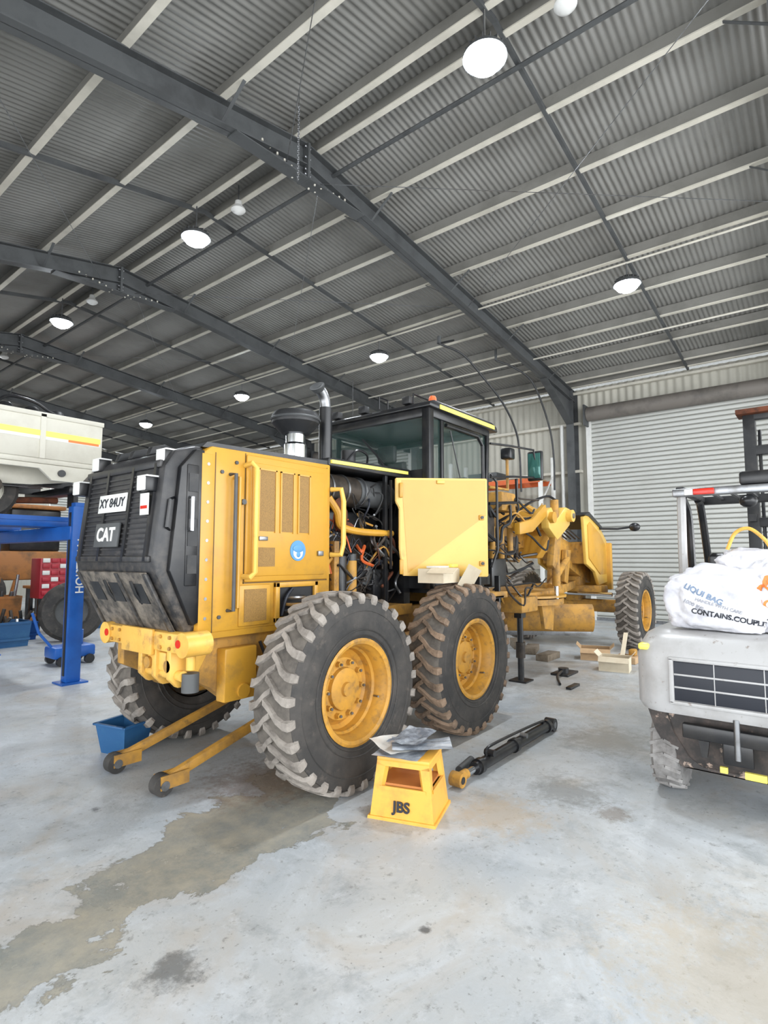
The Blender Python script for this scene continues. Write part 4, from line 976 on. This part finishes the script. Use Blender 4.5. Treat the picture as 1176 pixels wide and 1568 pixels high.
FW = fwheel('forklift_rear_wheel', 0.28, 0.18); FW2 = fwheel('forklift_front_wheel', 0.33, 0.24)
put(FW, 'wheel_rear_left', 4.5, 0.95, 0.285, 0.0, F); put(FW, 'wheel_rear_right', 4.5, 0.05, 0.285, 0, F)
put(FW2, 'wheel_front_left', 6.1, 0.98, 0.335, math.pi, F); put(FW2, 'wheel_front_right', 6.1, 0.04, 0.335, 0, F)

def bag(name, c, r, seed, rot=0, m=BAGW):
    bm = bmesh.new(); bmesh.ops.create_icosphere(bm, subdivisions=5, radius=1)
    for v in bm.verts:
        p = v.co.copy()
        q = V((math.copysign(abs(p.x)**0.7, p.x), math.copysign(abs(p.y)**0.7, p.y), math.copysign(abs(p.z)**0.8, p.z)))
        dsp = 0.20*noise.noise(p*1.6+V((seed, 0, 0)))+0.16*noise.turbulence(p*2.4+V((0, seed, 0)), 4, True)-0.05*abs(noise.noise(p*6+V((seed, seed, 0))))
        q = q*(0.90+dsp)
        v.co = V((q.x*r[0], q.y*r[1], q.z*r[2] if q.z > -0.85 else -0.85*r[2]))
    o = MB(name); o.addbm(bm, m, Matrix.Translation(V(c)) @ Matrix.Rotation(rot, 4, 'Z')); ob = o.build(ang=70, recalc=False)
    return ob
from mathutils.bvhtree import BVHTree
def wrap_text(name, s, size, origin, xdir, ydir, ob, m):
    t = text(name, s, size, (0,0,0), (1,0,0), (0,1,0), m, ob, ext=0.0, bold=size*0.03)
    bvh = BVHTree.FromPolygons([v.co for v in ob.data.vertices], [p.vertices[:] for p in ob.data.polygons])
    x = V(xdir).normalized(); y = V(ydir).normalized(); z = x.cross(y)
    bm = bmesh.new(); bm.from_mesh(t.data); bmesh.ops.triangulate(bm, faces=bm.faces[:])
    bmesh.ops.subdivide_edges(bm, edges=[e for e in bm.edges if e.calc_length() > 0.02], cuts=2, use_grid_fill=False)
    dead = []
    for v in bm.verts:
        o = V(origin)+x*v.co.x+y*v.co.y+z*0.6
        h = bvh.ray_cast(o, -z)
        if h[0] is not None and h[1].dot(z) > 0.15: v.co = h[0]+h[1]*0.004
        else: dead.append(v)
    bmesh.ops.delete(bm, geom=dead, context='VERTS')
    bm.to_mesh(t.data); bm.free(); t.data.update()
b1 = bag('woven_sack', (4.34, 0.60, 1.32), (0.20, 0.31, 0.225), 1.0)
b2 = bag('woven_sack', (4.48, 0.22, 1.35), (0.24, 0.28, 0.26), 5.0, 0.3)
b3 = bag('woven_sack', (4.55, 0.42, 1.55), (0.17, 0.22, 0.12), 9.0, 0.3)
PG = mat('print_grey_blue', (120,140,166), 0.5); PG2 = mat('print_grey', (150,152,160), 0.5)
wrap_text('print_a', 'CONTAINS.COUPLER', 0.045, (4.1, 0.52, 1.23), (0.0, -1, -0.16), (0.1, -0.16, 1), b1, DKT)
wrap_text('print_b', 'LIQUI BAG', 0.05, (4.1, 0.66, 1.37), (0.0, -1, -0.5), (0.1, -0.5, 1), b1, PG)
wrap_text('print_b2', '1000 KG', 0.035, (4.1, 0.72, 1.30), (0.0, -1, -0.5), (0.1, -0.5, 1), b1, PG2)
wrap_text('print_b3', 'HANDLE WITH CARE', 0.028, (4.1, 0.58, 1.30), (0.0, -1, -0.3), (0.1, -0.3, 1), b1, PG2)
wrap_text('print_c', 'CMS', 0.14, (4.1, 0.36, 1.42), (0.0, -1, 0.3), (0.0, 0.3, 1), b2, ORT)
wrap_text('print_d', 'MOLY', 0.08, (4.1, 0.30, 1.31), (0.0, -1, 0.05), (0.0, 0.05, 1), b2, ORT)
wrap_text('print_e', 'CARGO', 0.05, (4.1, 0.28, 1.22), (0.0, -1, -0.1), (0.0, -0.1, 1), b2, DKT)
b = MB('sling_strap'); b.tube([(4.45, 0.55, 1.66), (4.45, 0.50, 1.77), (4.45, 0.42, 1.80), (4.45, 0.34, 1.73), (4.45, 0.30, 1.66)], 0.012, YELB, 8, 6); b.build()

# ------------------------------------------------------------------ vehicle hoist and truck at left
H = empty('four_post_vehicle_hoist')
b = MB('posts_and_beams')
for x in (3.22, -2.2):
    for y in (7.75, 10.95):
        b.box((x-0.09, y-0.08, 0.02), (x+0.09, y+0.08, 2.28), BLU, 0.012); b.box((x-0.16, y-0.15, 0), (x+0.16, y+0.15, 0.02), BLU)
        b.box((x-0.096, y-0.03, 0.1), (x-0.088, y+0.03, 2.2), BLK); b.box((x-0.06, y-0.06, 2.28), (x+0.06, y+0.06, 2.33), BLU)
    b.box((x-0.11, 7.7, 1.84), (x+0.11, 11.0, 2.02), BLU, 0.012)
for y in (8.4, 10.2): b.box((-2.2, y-0.25, 2.02), (3.3, y+0.25, 2.10), BLU, 0.01); b.box((-2.2, y-0.25, 2.10), (3.3, y-0.22, 2.16), BLU)
b.build(H)
text('hoist_lettering', 'HOISTMAN', 0.14, (3.25, 7.664, 1.50), (0,0,1), (-1,0,0), WHT, H, bold=0.002)
T = empty('tray_truck')
b = MB('truck_body')
b.box((-0.9, 7.62, 2.78), (3.42, 9.9, 2.86), CRT, 0.01)
b.box((-0.9, 7.6, 2.84), (3.42, 7.66, 3.42), CRT, 0.015); b.box((-0.9, 9.86, 2.84), (3.42, 9.92, 3.42), CRT, 0.015); b.box((3.38, 7.62, 2.84), (3.44, 9.9, 3.42), CRT, 0.015)
b.box((-0.9, 7.592, 3.12), (3.40, 7.60, 3.19), STRIPE); b.box((-0.9, 7.594, 3.08), (3.40, 7.60, 3.12), WHT)
b.box((3.0, 7.59, 3.09), (3.38, 7.60, 3.12), ORT); b.box((-0.9, 7.585, 3.36), (3.44, 7.61, 3.42), CRT, 0.006)
for x in (0.3, 1.5, 2.7): b.box((x-0.03, 7.585, 2.84), (x+0.03, 7.6, 3.4), CRT)
b.prism([(-0.5, 2.78), (3.3, 2.78), (3.2, 2.62), (2.75, 2.55), (1.6, 2.5), (1.4, 2.3), (0.8, 2.3), (0.6, 2.5), (-0.5, 2.6)], 'y', 8.0, 8.06, CRT, 0.01)
b.prism([(1.4, 2.78), (3.36, 2.78), (3.2, 2.58), (2.85, 2.58), (2.7, 2.72), (1.5, 2.72)], 'y', 7.64, 7.7, CRT, 0.008)
b.cyl((2.95, 7.61, 2.68), (2.95, 7.65, 2.68), 0.045, BLK, n=16)
for y in (8.2, 9.3): b.box((-1.5, y-0.04, 2.55), (3.3, y+0.04, 2.72), BLK)
b.box((3.2, 8.0, 2.48), (3.4, 9.6, 2.58), BLK, 0.01); b.box((3.3, 8.1, 2.3), (3.36, 8.3, 2.5), BLK)
b.cyl((2.3, 7.9, 2.5), (2.3, 9.6, 2.5), 0.09, ENG, n=16); b.ell((2.3, 8.75, 2.5), (0.22, 0.22, 0.2), ENG)
b.tube([(1.0, 8.4, 2.45), (2.2, 8.3, 2.35), (3.2, 8.4, 2.4)], 0.045, RUST, 10, 4)
for i in range(5): b.beam((1.7, 8.1, 2.52+0.02*i), (2.9, 8.1, 2.52+0.02*i), 0.06, 0.012, BLK)
b.box((-0.9, 7.75, 3.42), (3.3, 9.8, 3.46), BLKM)
for x in (2.4, 2.7, 3.0): b.ell((x, 8.0, 3.5), (0.09, 0.09, 0.07), BLKM, 12)
b.tube([(2.2, 7.9, 3.44), (2.4, 7.9, 3.62), (2.7, 7.9, 3.6), (2.9, 7.9, 3.5), (3.2, 7.95, 3.46)], 0.02, BLK, 8, 5)
b.box((-3.0, 7.75, 2.6), (-1.1, 9.75, 4.1), CRT, 0.15, 4)
b.build(T)
def twheel():
    m = MB('truck_wheel'); m.lathe([(0.2, -0.1), (0.22, -0.12), (0.33, -0.12), (0.37, -0.09), (0.37, 0.09), (0.33, 0.12), (0.22, 0.12), (0.2, 0.1)], (0,0,0), (0,1,0), RUB, 40)
    m.lathe([(0.21, -0.11), (0.19, -0.06), (0.1, -0.03), (0.08, -0.06), (0, -0.06)], (0,0,0), (0,1,0), CRT, 28)
    for i in range(28):
        a = 2*math.pi*i/28; m.beam((0.365*math.cos(a), -0.09, 0.365*math.sin(a)), (0.365*math.cos(a+.1), 0.09, 0.365*math.sin(a+.1)), 0.03, 0.02, RUB)
    return m.mesh()
TW = twheel()
for x in (2.3, -2.0):
    for y in (8.3, 9.95): put(TW, 'wheel', x, y, 2.47, 0, T)

# ------------------------------------------------------------------ background clutter on the left
tr = MB('tool_trolley')
tr.box((4.7, 13.0, 0.75), (5.6, 13.5, 1.60), RED, 0.02)
for z in (0.83, 0.97, 1.11, 1.25, 1.39, 1.51):
    for i in range(5): tr.box((4.74+0.17*i, 12.97, z), (4.88+0.17*i, 13.0, z+0.09), WHT if (i+int(z*10)) % 3 == 0 else RED, 0.008)
for x in (4.72, 5.58):
    for y in (13.03, 13.47): tr.box((x-0.03, y-0.03, 0.1), (x+0.03, y+0.03, 0.75), BLK); tr.cyl((x, y-0.02, 0.05), (x, y+0.02, 0.05), 0.05, RUB, n=14)
tr.box((4.7, 13.0, 0.3), (5.6, 13.5, 0.36), DSTL); tr.box((4.8, 13.05, 0.36), (5.1, 13.4, 0.6), BLT, 0.02); tr.build()
ld = MB('wheel_loader')
ld.box((5.0, 17.5, 1.0), (8.2, 19.3, 1.8), MORG, 0.08); ld.box((5.6, 17.7, 1.8), (6.9, 19.1, 3.0), BLK, 0.06); ld.box((5.5, 17.6, 3.0), (7.0, 19.2, 3.12), MORG, 0.04)
for q in (17.6, 19.0): ld.prism([(3.4, 0.5), (3.6, 0.9), (4.6, 1.9), (5.2, 2.1), (5.2, 1.8), (4.7, 1.5), (3.9, 0.5)], 'y', q, q+0.2, MORG, 0.02)
ld.prism([(2.6, 0.05), (3.5, 0.15), (3.6, 1.1), (3.45, 1.15), (3.3, 0.4), (2.6, 0.12)], 'y', 17.2, 19.6, MORG, 0.02)
for x in (4.8, 7.5):
    for y in (17.3, 19.1): ld.lathe([(0.3, 0), (0.34, -0.02), (0.6, -0.02), (0.68, 0.06), (0.68, 0.34), (0.6, 0.42), (0.3, 0.42)], (x, y, 0.68), (0,1,0), RUB, 32); ld.lathe([(0.32, 0.03), (0.1, 0.1), (0, 0.1)], (x, y, 0.68), (0,1,0), MORG, 24)
ld.build()
st = MB('spare_tyre')
st.lathe([(0.28, 0.03), (0.32, 0), (0.5, 0), (0.57, 0.06), (0.57, 0.26), (0.5, 0.32), (0.32, 0.32), (0.28, 0.29)], (4.75, 11.5, 0.57), (0.4, 1, 0), RUB, 40)
st.lathe([(0.29, 0.05), (0.1, 0.12), (0, 0.12)], (4.75, 11.5, 0.57), (0.4, 1, 0), DSTL, 24); st.build()
bc = MB('floor_jack')
bc.box((3.5, 9.0, 0.1), (4.1, 9.4, 0.28), BLU, 0.04); bc.cyl((3.9, 9.2, 0.28), (3.9, 9.2, 0.5), 0.08, BLU, n=18); bc.tube([(3.55, 9.2, 0.25), (3.35, 9.2, 0.5), (3.25, 9.2, 0.8)], 0.02, BLU, 8)
for x in (3.6, 4.0):
    for y in (9.0, 9.4): bc.cyl((x, y-0.03, 0.07), (x, y+0.03, 0.07), 0.07, BLK, n=16)
bc.build()
def crate(name, x0, y0, w, d_, h, m, z=0):
    o = MB(name); tapered(o, (x0+w/2, y0+d_/2, z), w*0.9, d_*0.9, w, d_, h, 0.02, m)
    for z_ in (z+h*0.3, z+h*0.95):
        for yy in (y0, y0+d_): o.box((x0+0.02, yy-0.012, z_-0.02), (x0+w-0.02, yy+0.012, z_+0.02), m)
    rq = random.Random(int(x0*10+y0))
    for i in range(9):
        cx, cy2 = x0+w*rq.uniform(.2, .8), y0+d_*rq.uniform(.2, .8)
        o.beam((cx, cy2, z+h*0.5), (cx+rq.uniform(-.2, .2), cy2+rq.uniform(-.2, .2), z+h*rq.uniform(1.0, 1.6)), 0.05, 0.05, rq.choice((ENG, BLK, MORG, STL)), 0.005)
    o.box((x0+0.1*w, y0+0.1*d_, z+0.02), (x0+w*0.9, y0+d_*0.9, z+h*0.7), ENG, 0.03); return o.build()
crate('parts_crate', 3.3, 11.6, 0.8, 0.6, 0.45, BLT); crate('parts_crate', 3.9, 12.4, 0.6, 0.5, 0.35, BLU); crate('parts_crate', 2.9, 13.4, 0.9, 0.7, 0.6, ENG)
crate('parts_crate', 5.9, 13.2, 0.7, 0.6, 0.5, BLT); crate('parts_crate', 2.3, 12.6, 0.6, 0.6, 0.7, RED); crate('parts_crate', 3.9, 13.6, 0.7, 0.6, 0.8, MORG)
en = MB('engine_on_pallet')
for i in range(5): en.box((2.6, 14.6+0.25*i, 0.1), (4.0, 14.75+0.25*i, 0.13), CARD)
for x in (2.65, 3.3, 3.95): en.box((x-0.05, 14.6, 0), (x+0.05, 15.75, 0.1), CARD)
en.box((2.8, 14.8, 0.13), (3.8, 15.4, 0.8), ENG, 0.06); en.box((2.9, 14.9, 0.8), (3.7, 15.3, 0.98), MORG, 0.04)
for i in range(4): en.cyl((2.95+0.22*i, 14.75, 0.6), (2.95+0.22*i, 14.82, 0.6), 0.07, STL, n=14)
en.build()
wb = MB('workbench')
wb.box((5.4, 15.2, 0.85), (8.0, 16.0, 0.92), MORG, 0.01)
for x in (5.5, 7.9):
    for y in (15.3, 15.9): wb.box((x-0.04, y-0.04, 0), (x+0.04, y+0.04, 0.85), DSTL)
wb.box((5.6, 15.3, 0.92), (6.2, 15.8, 1.2), BLU, 0.03); wb.box((6.5, 15.3, 0.92), (6.9, 15.7, 1.25), RED, 0.03); wb.box((7.2, 15.3, 0.92), (7.7, 15.7, 1.1), DSTL, 0.03)
wb.box((5.5, 15.3, 0.3), (7.9, 15.9, 0.34), DSTL); wb.build()

# ------------------------------------------------------------------ light + camera
w = bpy.data.worlds.new('World'); sc.world = w; w.use_nodes = True
bg = w.node_tree.nodes['Background']; bg.inputs['Color'].default_value = (0.88, 0.94, 1.0, 1); bg.inputs['Strength'].default_value = 2.4
def area(name, loc, rot, sx, sy, e, col=(1,1,1)):
    l = bpy.data.lights.new(name, 'AREA'); l.shape = 'RECTANGLE'; l.size = sx; l.size_y = sy; l.energy = e; l.color = col
    o = bpy.data.objects.new(name, l); sc.collection.objects.link(o); o.location = loc; o.rotation_euler = rot; return o
area('daylight_gable_opening', (4.5, Y0-0.2, 3.0), (math.radians(90), 0, 0), 18, 5.5, 1100, (0.98, 0.99, 1))
area('daylight_side_opening', (XL-0.3, 2.0, 2.2), (0, math.radians(-90), 0), 4.0, 14, 600, (0.98, 0.99, 1))

cam = bpy.data.cameras.new('camera'); co = bpy.data.objects.new('camera', cam); sc.collection.objects.link(co)
cam.sensor_fit = 'HORIZONTAL'; cam.sensor_width = 36; cam.lens = 854/1176*36; cam.clip_start = 0.05; cam.clip_end = 200
co.location = (0, 0, 1.6); co.rotation_euler = (math.radians(90+4.75), 0, math.radians(38.6-90))
sc.camera = co
